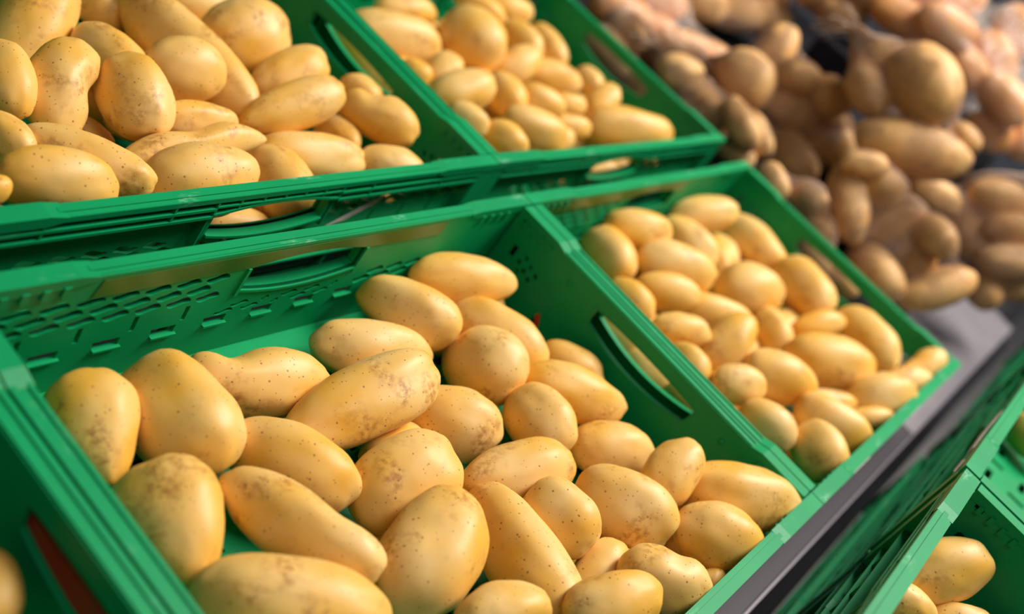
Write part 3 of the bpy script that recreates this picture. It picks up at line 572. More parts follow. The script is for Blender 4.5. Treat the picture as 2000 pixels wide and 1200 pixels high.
('B',(0.4113,-0.3396,-0.0839),(0.231,0.000,0.000,0.973),(0.0312,0.0220,0.0193),0.00,0.00,(0, 0),''),
('B',(0.1688,-0.1251,-0.0852),(0.414,0.000,0.000,0.910),(0.0317,0.0224,0.0196),0.00,0.00,(0, 0),''),
('B',(0.1524,-0.2508,-0.0828),(0.964,0.000,0.000,0.267),(0.0318,0.0224,0.0196),0.00,0.00,(0, 0),''),
('B',(0.0976,-0.2498,-0.0771),(0.559,0.000,0.000,0.829),(0.0312,0.0220,0.0193),0.00,0.00,(0, 0),''),
('B',(0.2702,-0.1065,-0.0858),(0.806,0.000,0.000,0.591),(0.0292,0.0206,0.0180),0.00,0.00,(0, 0),''),
('B',(0.1637,-0.2955,-0.0697),(0.893,0.000,0.000,0.449),(0.0329,0.0232,0.0203),0.00,0.00,(0, 0),''),
('B',(0.4344,-0.0506,-0.0854),(0.871,0.000,0.000,0.492),(0.0325,0.0229,0.0201),0.00,0.00,(0, 0),''),
('B',(0.1661,-0.3431,-0.0625),(0.967,0.000,0.000,0.253),(0.0294,0.0207,0.0181),0.00,0.00,(0, 0),''),
('B',(0.4730,-0.3508,-0.0773),(0.475,0.000,0.000,0.880),(0.0313,0.0221,0.0193),0.00,0.00,(0, 0),''),
('B',(0.4693,-0.2154,-0.0850),(0.032,0.000,0.000,0.999),(0.0306,0.0216,0.0189),0.00,0.00,(0, 0),''),
('U',(-0.4199,0.1414,-0.0686),(0.848,0.000,0.000,0.530),(0.0362,0.0255,0.0223),0.00,0.00,(0, 0),''),
('U',(-0.2422,0.1732,-0.0704),(0.941,0.000,0.000,0.339),(0.0310,0.0219,0.0191),0.00,0.00,(0, 0),''),
('U',(-0.2823,0.3397,-0.0850),(0.745,0.000,0.000,0.667),(0.0323,0.0228,0.0200),0.00,0.00,(0, 0),''),
('U',(-0.0760,0.2329,-0.0808),(0.175,0.000,0.000,0.985),(0.0303,0.0214,0.0187),0.00,0.00,(0, 0),''),
('U',(-0.1124,0.1141,-0.0739),(0.124,0.000,0.000,0.992),(0.0307,0.0216,0.0189),0.00,0.00,(0, 0),''),
('U',(-0.2908,0.2509,-0.0852),(0.281,0.000,0.000,0.960),(0.0318,0.0224,0.0196),0.00,0.00,(0, 0),''),
('U',(-0.3122,0.1344,-0.0762),(0.744,0.000,0.000,0.669),(0.0289,0.0204,0.0179),0.00,0.00,(0, 0),''),
('U',(-0.3498,0.1941,-0.0806),(0.426,0.000,0.000,0.905),(0.0351,0.0248,0.0217),0.00,0.00,(0, 0),''),
('U',(-0.1456,0.1723,-0.0860),(0.820,0.000,0.000,0.573),(0.0319,0.0225,0.0197),0.00,0.00,(0, 0),''),
('U',(-0.1471,0.2683,-0.0851),(0.416,0.000,0.000,0.909),(0.0306,0.0216,0.0189),0.00,0.00,(0, 0),''),
('U',(-0.2307,0.2367,-0.0851),(0.282,0.000,0.000,0.960),(0.0310,0.0219,0.0191),0.00,0.00,(0, 0),''),
('U',(-0.0566,0.2972,-0.0805),(0.194,0.000,0.000,0.981),(0.0311,0.0220,0.0192),0.00,0.00,(0, 0),''),
('U',(-0.4797,0.1020,-0.0812),(0.906,0.000,0.000,0.423),(0.0343,0.0242,0.0212),0.00,0.00,(0, 0),''),
('U',(-0.2564,0.2898,-0.0788),(0.996,0.000,0.000,0.085),(0.0382,0.0270,0.0236),0.00,0.00,(0, 0),''),
('U',(-0.0628,0.1720,-0.0806),(0.971,0.000,0.000,0.240),(0.0313,0.0221,0.0193),0.00,0.00,(0, 0),''),
('U',(-0.5334,0.1062,-0.0707),(0.724,0.000,0.000,0.690),(0.0316,0.0223,0.0195),0.00,0.00,(0, 0),''),
('U',(-0.3607,0.1077,-0.0826),(0.302,0.000,0.000,0.953),(0.0350,0.0247,0.0216),0.00,0.00,(0, 0),''),
('U',(-0.0500,0.1102,-0.0833),(0.999,0.000,0.000,0.037),(0.0307,0.0217,0.0190),0.00,0.00,(0, 0),''),
('U',(-0.2812,0.2063,-0.0730),(0.158,0.000,0.000,0.987),(0.0329,0.0232,0.0203),0.00,0.00,(0, 0),''),
('U',(-0.2472,0.3915,-0.0859),(0.969,0.000,0.000,0.246),(0.0374,0.0264,0.0231),0.00,0.00,(0, 0),''),
('U',(-0.1760,0.3207,-0.0854),(0.431,0.000,0.000,0.902),(0.0292,0.0206,0.0181),0.00,0.00,(0, 0),''),
('U',(-0.1624,0.3625,-0.0858),(0.127,0.000,0.000,0.992),(0.0293,0.0207,0.0181),0.00,0.00,(0, 0),''),
('U',(-0.0471,0.3897,-0.0859),(0.488,0.000,0.000,0.873),(0.0314,0.0221,0.0194),0.00,0.00,(0, 0),''),
('U',(-0.1657,0.1033,-0.0815),(0.007,0.000,0.000,1.000),(0.0296,0.0209,0.0183),0.00,0.00,(0, 0),''),
('U',(-0.1120,0.3272,-0.0857),(0.667,0.000,0.000,0.745),(0.0328,0.0232,0.0203),0.00,0.00,(0, 0),''),
('U',(-0.2721,0.1232,-0.0845),(0.894,0.000,0.000,0.447),(0.0299,0.0211,0.0184),0.00,0.00,(0, 0),''),
('U',(-0.2018,0.1385,-0.0844),(0.933,0.000,0.000,0.359),(0.0311,0.0220,0.0192),0.00,0.00,(0, 0),''),
('U',(-0.3858,0.2449,-0.0774),(0.905,0.000,0.000,0.426),(0.0296,0.0209,0.0183),0.00,0.00,(0, 0),''),
('U',(-0.1924,0.1929,-0.0859),(0.762,0.000,0.000,0.648),(0.0295,0.0208,0.0182),0.00,0.00,(0, 0),''),
('V',(0.2482,0.2784,-0.0850),(0.871,0.000,0.000,0.492),(0.0343,0.0242,0.0212),0.00,0.00,(0, 0),''),
('V',(0.3014,0.0984,-0.0851),(0.964,0.000,0.000,0.267),(0.0369,0.0261,0.0228),0.00,0.00,(0, 0),''),
('V',(0.4084,0.2669,-0.0804),(0.490,0.000,0.000,0.872),(0.0295,0.0208,0.0182),0.00,0.00,(0, 0),''),
('V',(0.4279,0.3705,-0.0852),(0.992,0.000,0.000,0.127),(0.0316,0.0223,0.0195),0.00,0.00,(0, 0),''),
('V',(0.5188,0.3692,-0.0856),(0.036,0.000,0.000,0.999),(0.0357,0.0252,0.0221),0.00,0.00,(0, 0),''),
('V',(0.2076,0.1731,-0.0827),(0.556,0.000,0.000,0.831),(0.0367,0.0259,0.0227),0.00,0.00,(0, 0),''),
('V',(0.4657,0.2629,-0.0818),(0.142,0.000,0.000,0.990),(0.0299,0.0211,0.0184),0.00,0.00,(0, 0),''),
('V',(0.4945,0.1981,-0.0740),(0.334,0.000,0.000,0.943),(0.0374,0.0264,0.0231),0.00,0.00,(0, 0),''),
('V',(0.3525,0.2245,-0.0807),(0.884,0.000,0.000,0.468),(0.0314,0.0221,0.0194),0.00,0.00,(0, 0),''),
('V',(0.3014,0.2523,-0.0781),(0.188,0.000,0.000,0.982),(0.0361,0.0255,0.0223),0.00,0.00,(0, 0),''),
('V',(0.1164,0.1120,-0.0775),(0.666,0.000,0.000,0.746),(0.0311,0.0220,0.0192),0.00,0.00,(0, 0),''),
('V',(0.5158,0.1080,-0.0693),(0.316,0.000,0.000,0.949),(0.0364,0.0257,0.0225),0.00,0.00,(0, 0),''),
('V',(0.3670,0.3681,-0.0858),(0.640,0.000,0.000,0.768),(0.0313,0.0221,0.0194),0.00,0.00,(0, 0),''),
('V',(0.2576,0.1422,-0.0687),(0.673,0.000,0.000,0.740),(0.0317,0.0224,0.0196),0.00,0.00,(0, 0),''),
('V',(0.2157,0.3682,-0.0858),(0.864,0.000,0.000,0.503),(0.0326,0.0230,0.0201),0.00,0.00,(0, 0),''),
('V',(0.2066,0.1105,-0.0766),(0.013,0.000,0.000,1.000),(0.0340,0.0240,0.0210),0.00,0.00,(0, 0),''),
('V',(0.3222,0.1539,-0.0844),(0.476,0.000,0.000,0.880),(0.0298,0.0210,0.0184),0.00,0.00,(0, 0),''),
('V',(0.4543,0.0947,-0.0830),(0.439,0.000,0.000,0.898),(0.0332,0.0234,0.0205),0.00,0.00,(0, 0),''),
('V',(0.4459,0.1521,-0.0770),(0.413,0.000,0.000,0.911),(0.0328,0.0232,0.0203),0.00,0.00,(0, 0),''),
('V',(0.5471,0.2656,-0.0854),(0.197,0.000,0.000,0.980),(0.0299,0.0211,0.0185),0.00,0.00,(0, 0),''),
('V',(0.4009,0.3205,-0.0856),(0.979,0.000,0.000,0.205),(0.0373,0.0263,0.0230),0.00,0.00,(0, 0),''),
('V',(0.3064,0.3669,-0.0859),(0.675,0.000,0.000,0.737),(0.0307,0.0216,0.0189),0.00,0.00,(0, 0),''),
('V',(0.5515,0.1713,-0.0710),(0.861,0.000,0.000,0.509),(0.0296,0.0209,0.0183),0.00,0.00,(0, 0),''),
('V',(0.4254,0.2172,-0.0834),(0.954,0.000,0.000,0.299),(0.0296,0.0209,0.0183),0.00,0.00,(0, 0),''),
('V',(0.0658,0.1152,-0.0719),(0.841,0.000,0.000,0.541),(0.0322,0.0227,0.0199),0.00,0.00,(0, 0),''),
('V',(0.3961,0.1634,-0.0857),(0.442,0.000,0.000,0.897),(0.0294,0.0208,0.0182),0.00,0.00,(0, 0),''),
('V',(0.2167,0.2296,-0.0783),(0.487,0.000,0.000,0.873),(0.0328,0.0231,0.0202),0.00,0.00,(0, 0),''),
('V',(0.2896,0.2040,-0.0851),(0.989,0.000,0.000,0.147),(0.0301,0.0213,0.0186),0.00,0.00,(0, 0),''),
('V',(0.5053,0.3060,-0.0853),(0.917,0.000,0.000,0.399),(0.0326,0.0230,0.0201),0.00,0.00,(0, 0),''),
('V',(0.2585,0.3406,-0.0854),(0.887,0.000,0.000,0.461),(0.0323,0.0228,0.0199),0.00,0.00,(0, 0),''),
('V',(0.1672,0.2820,-0.0857),(0.963,0.000,0.000,0.268),(0.0298,0.0211,0.0184),0.00,0.00,(0, 0),''),
('V',(0.3492,0.2889,-0.0859),(0.611,0.000,0.000,0.791),(0.0305,0.0216,0.0189),0.00,0.00,(0, 0),''),
('C',(-0.5469,-0.6231,0.0493),(0.130,0.000,0.000,0.992),(0.0325,0.0229,0.0201),0.00,0.00,(0, 0),''),
('C',(-0.4924,-0.5605,0.0431),(0.338,0.000,0.000,0.941),(0.0359,0.0253,0.0222),0.00,0.00,(0, 0),''),
('C',(-0.5419,-0.7379,0.0507),(0.145,0.000,0.000,0.989),(0.0358,0.0253,0.0221),0.00,0.00,(0, 0),''),
('C',(-0.3640,-0.6746,0.0421),(0.948,0.000,0.000,0.319),(0.0377,0.0266,0.0233),0.00,0.00,(0, 0),''),
('C',(-0.4636,-0.6087,0.0411),(0.082,0.000,0.000,0.997),(0.0293,0.0207,0.0181),0.00,0.00,(0, 0),''),
('C',(-0.3540,-0.5816,0.0500),(0.137,0.000,0.000,0.991),(0.0346,0.0244,0.0214),0.00,0.00,(0, 0),''),
('C',(-0.3137,-0.7717,0.0408),(0.450,0.000,0.000,0.893),(0.0363,0.0256,0.0224),0.00,0.00,(0, 0),''),
('C',(-0.1135,-0.6749,0.0465),(1.000,0.000,0.000,0.018),(0.0309,0.0218,0.0191),0.00,0.00,(0, 0),''),
('C',(-0.4568,-0.6799,0.0428),(0.932,0.000,0.000,0.363),(0.0325,0.0230,0.0201),0.00,0.00,(0, 0),''),
('D',(0.0834,-0.7863,0.0423),(0.794,0.000,0.000,0.607),(0.0320,0.0226,0.0198),0.00,0.00,(0, 0),''),
('D',(0.5008,-0.6292,0.0393),(0.221,0.000,0.000,0.975),(0.0322,0.0227,0.0199),0.00,0.00,(0, 0),''),
('D',(0.4109,-0.7236,0.0451),(0.554,0.000,0.000,0.832),(0.0345,0.0243,0.0213),0.00,0.00,(0, 0),''),
('D',(0.3666,-0.6003,0.0443),(0.281,0.000,0.000,0.960),(0.0358,0.0253,0.0221),0.00,0.00,(0, 0),''),
('D',(0.2541,-0.7730,0.0475),(0.504,0.000,0.000,0.864),(0.0334,0.0236,0.0206),0.00,0.00,(0, 0),''),
('D',(0.2379,-0.6605,0.0451),(0.037,0.000,0.000,0.999),(0.0363,0.0256,0.0224),0.00,0.00,(0, 0),''),
('D',(0.1578,-0.7349,0.0477),(0.465,0.000,0.000,0.886),(0.0294,0.0208,0.0182),0.00,0.00,(0, 0),''),
('D',(0.3727,-0.6827,0.0400),(0.716,0.000,0.000,0.698),(0.0326,0.0230,0.0202),0.00,0.00,(0, 0),''),
('D',(0.3054,-0.6811,0.0460),(0.830,0.000,0.000,0.557),(0.0317,0.0224,0.0196),0.00,0.00,(0, 0),''),
('D',(0.1550,-0.6254,0.0435),(0.482,0.000,0.000,0.876),(0.0319,0.0225,0.0197),0.00,0.00,(0, 0),''),
('D',(0.5089,-0.7027,0.0457),(0.162,0.000,0.000,0.987),(0.0367,0.0259,0.0227),0.00,0.00,(0, 0),''),
('D',(0.4592,-0.5520,0.0481),(0.503,0.000,0.000,0.864),(0.0316,0.0223,0.0195),0.00,0.00,(0, 0),''),
('D',(0.1919,-0.7833,0.0401),(0.975,0.000,0.000,0.222),(0.0317,0.0224,0.0196),0.00,0.00,(0, 0),''),
('D',(0.4667,-0.7863,0.0440),(0.421,0.000,0.000,0.907),(0.0373,0.0263,0.0230),0.00,0.00,(0, 0),''),
('D',(0.1411,-0.6802,0.0403),(0.005,0.000,0.000,1.000),(0.0337,0.0238,0.0208),0.00,0.00,(0, 0),''),
('D',(0.0881,-0.6520,0.0442),(0.052,0.000,0.000,0.999),(0.0341,0.0241,0.0211),0.00,0.00,(0, 0),''),
('D',(0.3448,-0.7607,0.0451),(1.000,0.000,0.000,0.012),(0.0318,0.0225,0.0197),0.00,0.00,(0, 0),''),
('D',(0.0342,-0.6032,0.0477),(0.181,0.000,0.000,0.983),(0.0319,0.0225,0.0197),0.00,0.00,(0, 0),''),
('D',(0.0546,-0.7297,0.0461),(0.426,0.000,0.000,0.905),(0.0325,0.0230,0.0201),0.00,0.00,(0, 0),''),
('D',(0.2394,-0.5844,0.0486),(0.601,0.000,0.000,0.799),(0.0293,0.0207,0.0181),0.00,0.00,(0, 0),''),
('D',(0.0325,-0.6767,0.0428),(0.015,0.000,0.000,1.000),(0.0341,0.0240,0.0210),0.00,0.00,(0, 0),''),
('D',(0.2450,-0.7108,0.0408),(0.982,0.000,0.000,0.190),(0.0299,0.0211,0.0185),0.00,0.00,(0, 0),''),
('D',(0.4133,-0.7938,0.0435),(0.751,0.000,0.000,0.660),(0.0309,0.0218,0.0191),0.00,0.00,(0, 0),''),
('D',(0.2940,-0.5987,0.0431),(0.893,0.000,0.000,0.449),(0.0304,0.0215,0.0188),0.00,0.00,(0, 0),''),
]
BAGS=[
('n1',(0.879,0.224,0.001),'net bag of large brown potatoes leaning by the rear right crate, neck to upper left',[((0.877,0.155,0.019),(-0.479,0.600,-0.500,0.400),(0.054,0.047,0.042)),((0.941,0.165,0.074),(-0.005,0.850,0.175,0.497),(0.048,0.032,0.029)),((0.920,0.098,0.071),(-0.491,0.748,-0.289,0.340),(0.035,0.028,0.025)),((0.960,0.049,0.071),(-0.484,0.587,-0.500,0.413),(0.038,0.034,0.031)),((0.939,0.086,0.020),(0.530,-0.713,0.345,-0.304),(0.054,0.034,0.031)),((1.009,0.031,0.013),(0.422,-0.482,0.634,-0.433),(0.079,0.047,0.042)),((0.950,0.042,-0.041),(0.405,-0.509,0.615,-0.445),(0.072,0.041,0.037)),((0.946,0.172,-0.001),(-0.479,0.600,-0.500,0.400),(0.046,0.040,0.036)),((0.972,0.111,0.054),(-0.491,0.748,-0.289,0.340),(0.030,0.024,0.021)),((0.997,0.100,0.003),(0.530,-0.713,0.345,-0.304),(0.046,0.029,0.026)),((1.013,0.058,-0.060),(0.405,-0.509,0.615,-0.445),(0.061,0.034,0.031)),]),
('n2',(0.913,0.075,0.182),'net bag of big baking potatoes, one lying flat at its bottom',[((0.909,-0.003,0.129),(0.438,-0.468,0.628,-0.442),(0.043,0.032,0.029)),((0.934,-0.055,0.187),(0.448,-0.440,0.642,-0.440),(0.067,0.052,0.047)),((0.947,0.028,0.170),(-0.258,0.840,-0.079,0.471),(0.044,0.027,0.025)),((0.920,-0.115,0.106),(-0.446,0.749,-0.300,0.387),(0.095,0.045,0.040)),((0.985,-0.153,0.155),(-0.487,0.566,-0.504,0.434),(0.030,0.024,0.021)),((0.966,0.007,0.115),(0.438,-0.468,0.628,-0.442),(0.037,0.028,0.025)),((1.001,0.037,0.157),(-0.258,0.840,-0.079,0.471),(0.037,0.023,0.021)),((1.035,-0.144,0.142),(-0.487,0.566,-0.504,0.434),(0.025,0.020,0.018)),]),
('n3',None,'net bag of small potatoes standing lowest, above the grey steel sheet',[((0.803,-0.117,0.004),(0.447,-0.343,0.777,-0.282),(0.064,0.032,0.029)),((0.807,-0.095,0.063),(-0.409,0.782,-0.267,0.387),(0.037,0.021,0.019)),((0.836,-0.137,0.050),(0.505,-0.700,0.376,-0.336),(0.034,0.030,0.027)),((0.856,-0.180,0.019),(-0.200,0.863,-0.108,0.451),(0.048,0.032,0.029)),((0.847,-0.241,0.046),(0.387,-0.448,0.657,-0.466),(0.038,0.028,0.026)),((0.864,-0.238,-0.004),(0.401,-0.412,0.707,-0.412),(0.036,0.033,0.029)),((0.808,-0.217,-0.045),(0.367,-0.476,0.651,-0.464),(0.056,0.033,0.030)),((0.851,-0.296,-0.013),(-0.197,0.860,-0.149,0.447),(0.062,0.030,0.027)),((0.860,-0.111,-0.015),(0.447,-0.343,0.777,-0.282),(0.054,0.027,0.025)),((0.890,-0.131,0.032),(0.505,-0.700,0.376,-0.336),(0.029,0.025,0.023)),((0.901,-0.235,0.028),(0.387,-0.448,0.657,-0.466),(0.032,0.024,0.022)),((0.866,-0.210,-0.064),(0.367,-0.476,0.651,-0.464),(0.048,0.028,0.025)),]),
('n4',(1.145,-0.265,0.180),'net bag of potatoes at the right edge, below the black gap',[((1.039,-0.171,0.049),(-0.474,0.718,-0.352,0.369),(0.058,0.027,0.024)),((1.089,-0.254,0.034),(0.385,-0.446,0.648,-0.483),(0.058,0.035,0.031)),((1.097,-0.249,0.105),(-0.415,0.747,-0.310,0.417),(0.052,0.033,0.030)),((1.080,-0.298,0.083),(-0.315,0.799,-0.242,0.451),(0.043,0.028,0.025)),((1.067,-0.338,0.048),(-0.342,0.783,-0.282,0.436),(0.057,0.031,0.028)),((1.060,-0.342,-0.014),(0.393,-0.390,0.713,-0.430),(0.034,0.029,0.026)),((1.095,-0.372,0.018),(-0.358,0.770,-0.309,0.427),(0.034,0.025,0.022)),((1.129,-0.349,0.086),(-0.486,0.579,-0.501,0.421),(0.046,0.038,0.034)),((1.092,-0.168,0.034),(-0.474,0.718,-0.352,0.369),(0.049,0.023,0.020)),((1.156,-0.246,0.089),(-0.415,0.747,-0.310,0.417),(0.044,0.028,0.025)),((1.124,-0.336,0.031),(-0.342,0.783,-0.282,0.436),(0.048,0.026,0.024)),((1.146,-0.370,0.003),(-0.358,0.770,-0.309,0.427),(0.029,0.021,0.019)),]),
('n5',None,'net bag half hidden behind the right wall of the front right crate',[((0.680,-0.034,-0.015),(0.416,-0.466,0.682,-0.382),(0.032,0.021,0.019)),((0.704,-0.087,-0.005),(0.396,-0.487,0.646,-0.434),(0.031,0.026,0.023)),((0.698,-0.128,-0.026),(-0.492,0.717,-0.381,0.314),(0.021,0.018,0.017)),((0.682,-0.153,-0.057),(0.370,-0.495,0.646,-0.448),(0.032,0.022,0.019)),((0.710,-0.204,-0.062),(0.366,-0.478,0.662,-0.447),(0.028,0.020,0.018)),((0.705,-0.108,-0.052),(0.415,-0.412,0.737,-0.339),(0.032,0.024,0.021)),((0.727,-0.027,-0.034),(0.416,-0.466,0.682,-0.382),(0.027,0.018,0.016)),((0.742,-0.121,-0.044),(-0.492,0.717,-0.381,0.314),(0.018,0.016,0.014)),((0.756,-0.197,-0.081),(0.366,-0.478,0.662,-0.447),(0.024,0.017,0.015)),]),
('n6',(0.763,0.266,-0.010),'net bag with drawn-out neck directly behind the rear right crate',[((0.771,0.213,-0.019),(0.503,-0.762,0.284,-0.292),(0.042,0.032,0.029)),((0.818,0.182,-0.039),(0.417,-0.545,0.584,-0.433),(0.037,0.030,0.027)),((0.792,0.136,-0.034),(0.412,-0.541,0.588,-0.438),(0.033,0.026,0.023)),((0.777,0.087,-0.012),(0.435,-0.476,0.670,-0.369),(0.047,0.025,0.023)),((0.788,0.063,-0.053),(0.402,-0.539,0.594,-0.443),(0.034,0.022,0.020)),((0.824,0.068,-0.019),(0.440,-0.450,0.695,-0.347),(0.042,0.022,0.020)),((0.809,0.110,-0.064),(0.402,-0.541,0.593,-0.441),(0.037,0.024,0.022)),((0.826,0.229,-0.039),(0.503,-0.762,0.284,-0.292),(0.035,0.027,0.024)),((0.841,0.151,-0.053),(0.412,-0.541,0.588,-0.438),(0.028,0.022,0.020)),((0.834,0.076,-0.071),(0.402,-0.539,0.594,-0.443),(0.029,0.018,0.017)),((0.857,0.124,-0.082),(0.402,-0.541,0.593,-0.441),(0.031,0.020,0.018)),]),
('n7',None,'blurred net bag of brown potatoes at the top edge, left of the black gap',[((1.163,0.403,0.003),(0.515,-0.757,0.257,-0.309),(0.055,0.039,0.035)),((1.242,0.362,0.021),(-0.463,0.785,-0.213,0.352),(0.056,0.038,0.034)),((1.311,0.318,0.035),(0.568,-0.682,0.354,-0.295),(0.045,0.036,0.033)),((1.265,0.420,0.048),(-0.472,0.782,-0.205,0.351),(0.056,0.041,0.037)),((1.225,0.484,-0.010),(-0.473,0.791,-0.198,0.335),(0.057,0.041,0.037)),((1.342,0.370,0.068),(-0.487,0.571,-0.503,0.428),(0.049,0.039,0.035)),((1.224,0.424,-0.013),(0.515,-0.757,0.257,-0.309),(0.046,0.034,0.030)),((1.369,0.338,0.019),(0.568,-0.682,0.354,-0.295),(0.038,0.031,0.028)),((1.287,0.506,-0.027),(-0.473,0.791,-0.198,0.335),(0.048,0.035,0.031)),]),
('n8',None,'small blurred net bag at the top edge, right of the black gap',[((1.303,0.216,0.134),(0.510,-0.733,0.278,-0.355),(0.050,0.037,0.034)),((1.318,0.280,0.134),(-0.465,0.768,-0.221,0.380),(0.046,0.036,0.032)),((1.308,0.203,0.199),(0.516,-0.725,0.275,-0.365),(0.050,0.037,0.033)),((1.372,0.271,0.183),(-0.469,0.761,-0.221,0.390),(0.051,0.038,0.034)),((1.364,0.233,0.121),(0.510,-0.733,0.278,-0.355),(0.043,0.032,0.029)),((1.369,0.219,0.186),(0.516,-0.725,0.275,-0.365),(0.042,0.031,0.028)),]),
('n9',None,'net bag seen through the handle hole of the rear right crate',[((0.750,0.325,-0.067),(0.436,-0.559,0.587,-0.390),(0.056,0.030,0.027)),((0.776,0.266,-0.082),(0.426,-0.553,0.595,-0.399),(0.038,0.024,0.022)),((0.781,0.335,-0.028),(-0.473,0.611,-0.502,0.388),(0.042,0.028,0.025)),((0.800,0.345,-0.087),(0.436,-0.559,0.587,-0.390),(0.048,0.025,0.023)),((0.831,0.355,-0.048),(-0.473,0.611,-0.502,0.388),(0.036,0.024,0.021)),]),
('f1',None,'clear film bag of potatoes with glare streaks behind the rear right crate',[((0.873,0.406,-0.038),(0.513,-0.772,0.249,-0.279),(0.060,0.033,0.030)),((0.949,0.371,-0.046),(-0.485,0.786,-0.231,0.305),(0.057,0.032,0.029)),((0.956,0.299,-0.027),(0.511,-0.758,0.278,-0.295),(0.061,0.028,0.025)),((1.020,0.270,-0.024),(0.543,-0.685,0.381,-0.302),(0.044,0.027,0.024)),((0.997,0.339,-0.076),(0.500,-0.770,0.267,-0.293),(0.052,0.029,0.026)),((0.923,0.473,-0.029),(-0.475,0.802,-0.187,0.310),(0.061,0.034,0.031)),((0.973,0.394,-0.004),(-0.468,0.797,-0.199,0.327),(0.051,0.028,0.026)),((0.928,0.427,-0.057),(0.513,-0.772,0.249,-0.279),(0.051,0.028,0.026)),((1.006,0.319,-0.044),(0.511,-0.758,0.278,-0.295),(0.052,0.024,0.021)),((1.048,0.359,-0.093),(0.500,-0.770,0.267,-0.293),(0.044,0.025,0.022)),((1.023,0.414,-0.021),(-0.468,0.797,-0.199,0.327),(0.044,0.024,0.022)),]),
('f2',None,'large shiny clear film bag of orange-brown potatoes at the top right',[((1.322,0.129,0.198),(0.556,-0.682,0.330,-0.341),(0.065,0.037,0.033)),((1.323,0.050,0.234),(0.553,-0.674,0.338,-0.355),(0.066,0.038,0.034)),((1.367,-0.014,0.194),(-0.482,0.537,-0.515,0.462),(0.058,0.037,0.033)),((1.413,-0.037,0.238),(0.470,-0.402,0.660,-0.427),(0.056,0.039,0.035)),((1.349,-0.115,0.199),(0.433,-0.434,0.625,-0.483),(0.059,0.040,0.036)),((1.365,-0.134,0.138),(0.523,-0.673,0.370,-0.368),(0.052,0.034,0.031)),((1.429,-0.167,0.158),(0.445,-0.393,0.676,-0.437),(0.054,0.039,0.035)),((1.375,0.100,0.272),(-0.460,0.745,-0.240,0.419),(0.076,0.039,0.035)),((1.392,0.053,0.177),(0.569,-0.657,0.364,-0.334),(0.067,0.037,0.034)),((1.459,-0.032,0.297),(0.456,-0.429,0.612,-0.483),(0.054,0.044,0.039)),((1.384,0.138,0.187),(0.556,-0.682,0.330,-0.341),(0.055,0.031,0.028)),((1.429,-0.005,0.183),(-0.482,0.537,-0.515,0.462),(0.050,0.031,0.028)),((1.414,-0.105,0.188),(0.433,-0.434,0.625,-0.483),(0.050,0.034,0.031)),((1.494,-0.157,0.146),(0.445,-0.393,0.676,-0.437),(0.046,0.033,0.030)),((1.455,0.063,0.166),(0.569,-0.657,0.364,-0.334),(0.057,0.032,0.029)),]),
]
# ---------------------------------------------------------------- potatoes
CN = dict(A='front left', B='front right', U='rear left', V='rear right', C='scabby potato', D='right edge', Z='bottom left')
def potato_mesh(rad, k, bend, seed, nu, nv, waist=(0, 0)):
    bm = bmesh.new(); bmesh.ops.create_uvsphere(bm, u_segments=nu, v_segments=nv, radius=1)
    rx, ry, rz = rad; off = Vector((seed * 3.7, seed * 1.3, seed * 2.1)); rnd = random.Random(seed)
    sq = rnd.uniform(2.05, 2.45); eyes = []
    for _ in range(4):
        v = Vector((rnd.uniform(-1, 1), rnd.uniform(-1, 1), rnd.uniform(-1, 1))).normalized(); eyes.append((v, rnd.uniform(.10, .22)))
    for v in bm.verts:
        d = v.co.copy().normalized(); d = Vector((d.z, d.x, d.y))       # poles at the two ends
        n = (abs(d.x) ** sq + abs(d.y) ** sq + abs(d.z) ** sq) ** (-1 / sq)   # slightly blocky ellipsoid
        n = 1 + (n - 1) * .8
        s = n * (1 + .085 * noise.noise(d * 1.25 + off) + .032 * noise.noise(d * 2.9 + off))
        for e, r_ in eyes:
            q = (d - e).length
            if q < r_: s -= .030 * (1 - q / r_) ** 2
        p = Vector((d.x * rx, d.y * ry, d.z * rz)) * s
        t = p.x / rx; tp = 1 + k * t
        p.y *= tp; p.z *= tp
        if bend: p.y += bend * rx * (t * t - .4); p.y *= 1 - .25 * abs(bend) * (1 - abs(t))
        if waist[1] and p.y * waist[1] < 0: p.y *= 1 - abs(waist[1]) * math.exp(-((t - waist[0]) / .30) ** 2)
        v.co = p
    me = bpy.data.meshes.new('potato'); bm.to_mesh(me); bm.free()
    for p in me.polygons: p.use_smooth = True
    return me
fill_meshes = {}
i_ = 0
for cr, c, q, rad, k, bend, wst, lab in POTATOES:
    i_ += 1
    if lab:
        me = potato_mesh(rad, k, bend, i_, 44, 30, wst) if cr in 'AUC' else potato_mesh(rad, k, bend, i_, 28, 18, wst)
        me.materials.append(POTG if lab.startswith('greenish yellow') else POT)
    else:
        key = (cr, i_ % 5)
        if key not in fill_meshes:
            fill_meshes[key] = potato_mesh(rad, 0, 0, i_, 24, 14); fill_meshes[key].materials.append(POT)
        me = fill_meshes[key]
    o = link_mesh('potato', me); o.matrix_world = M @ Matrix.LocRotScale(Vector(c), Quaternion(q), None)
    grp = 'potatoes in the %s crate' % CN[cr]
    if lab: tag(o, lab, 'potato', grp)
    else: tag(o, 'buried potato of the lower layer in the %s crate' % CN[cr], 'potato', 'buried ' + grp)

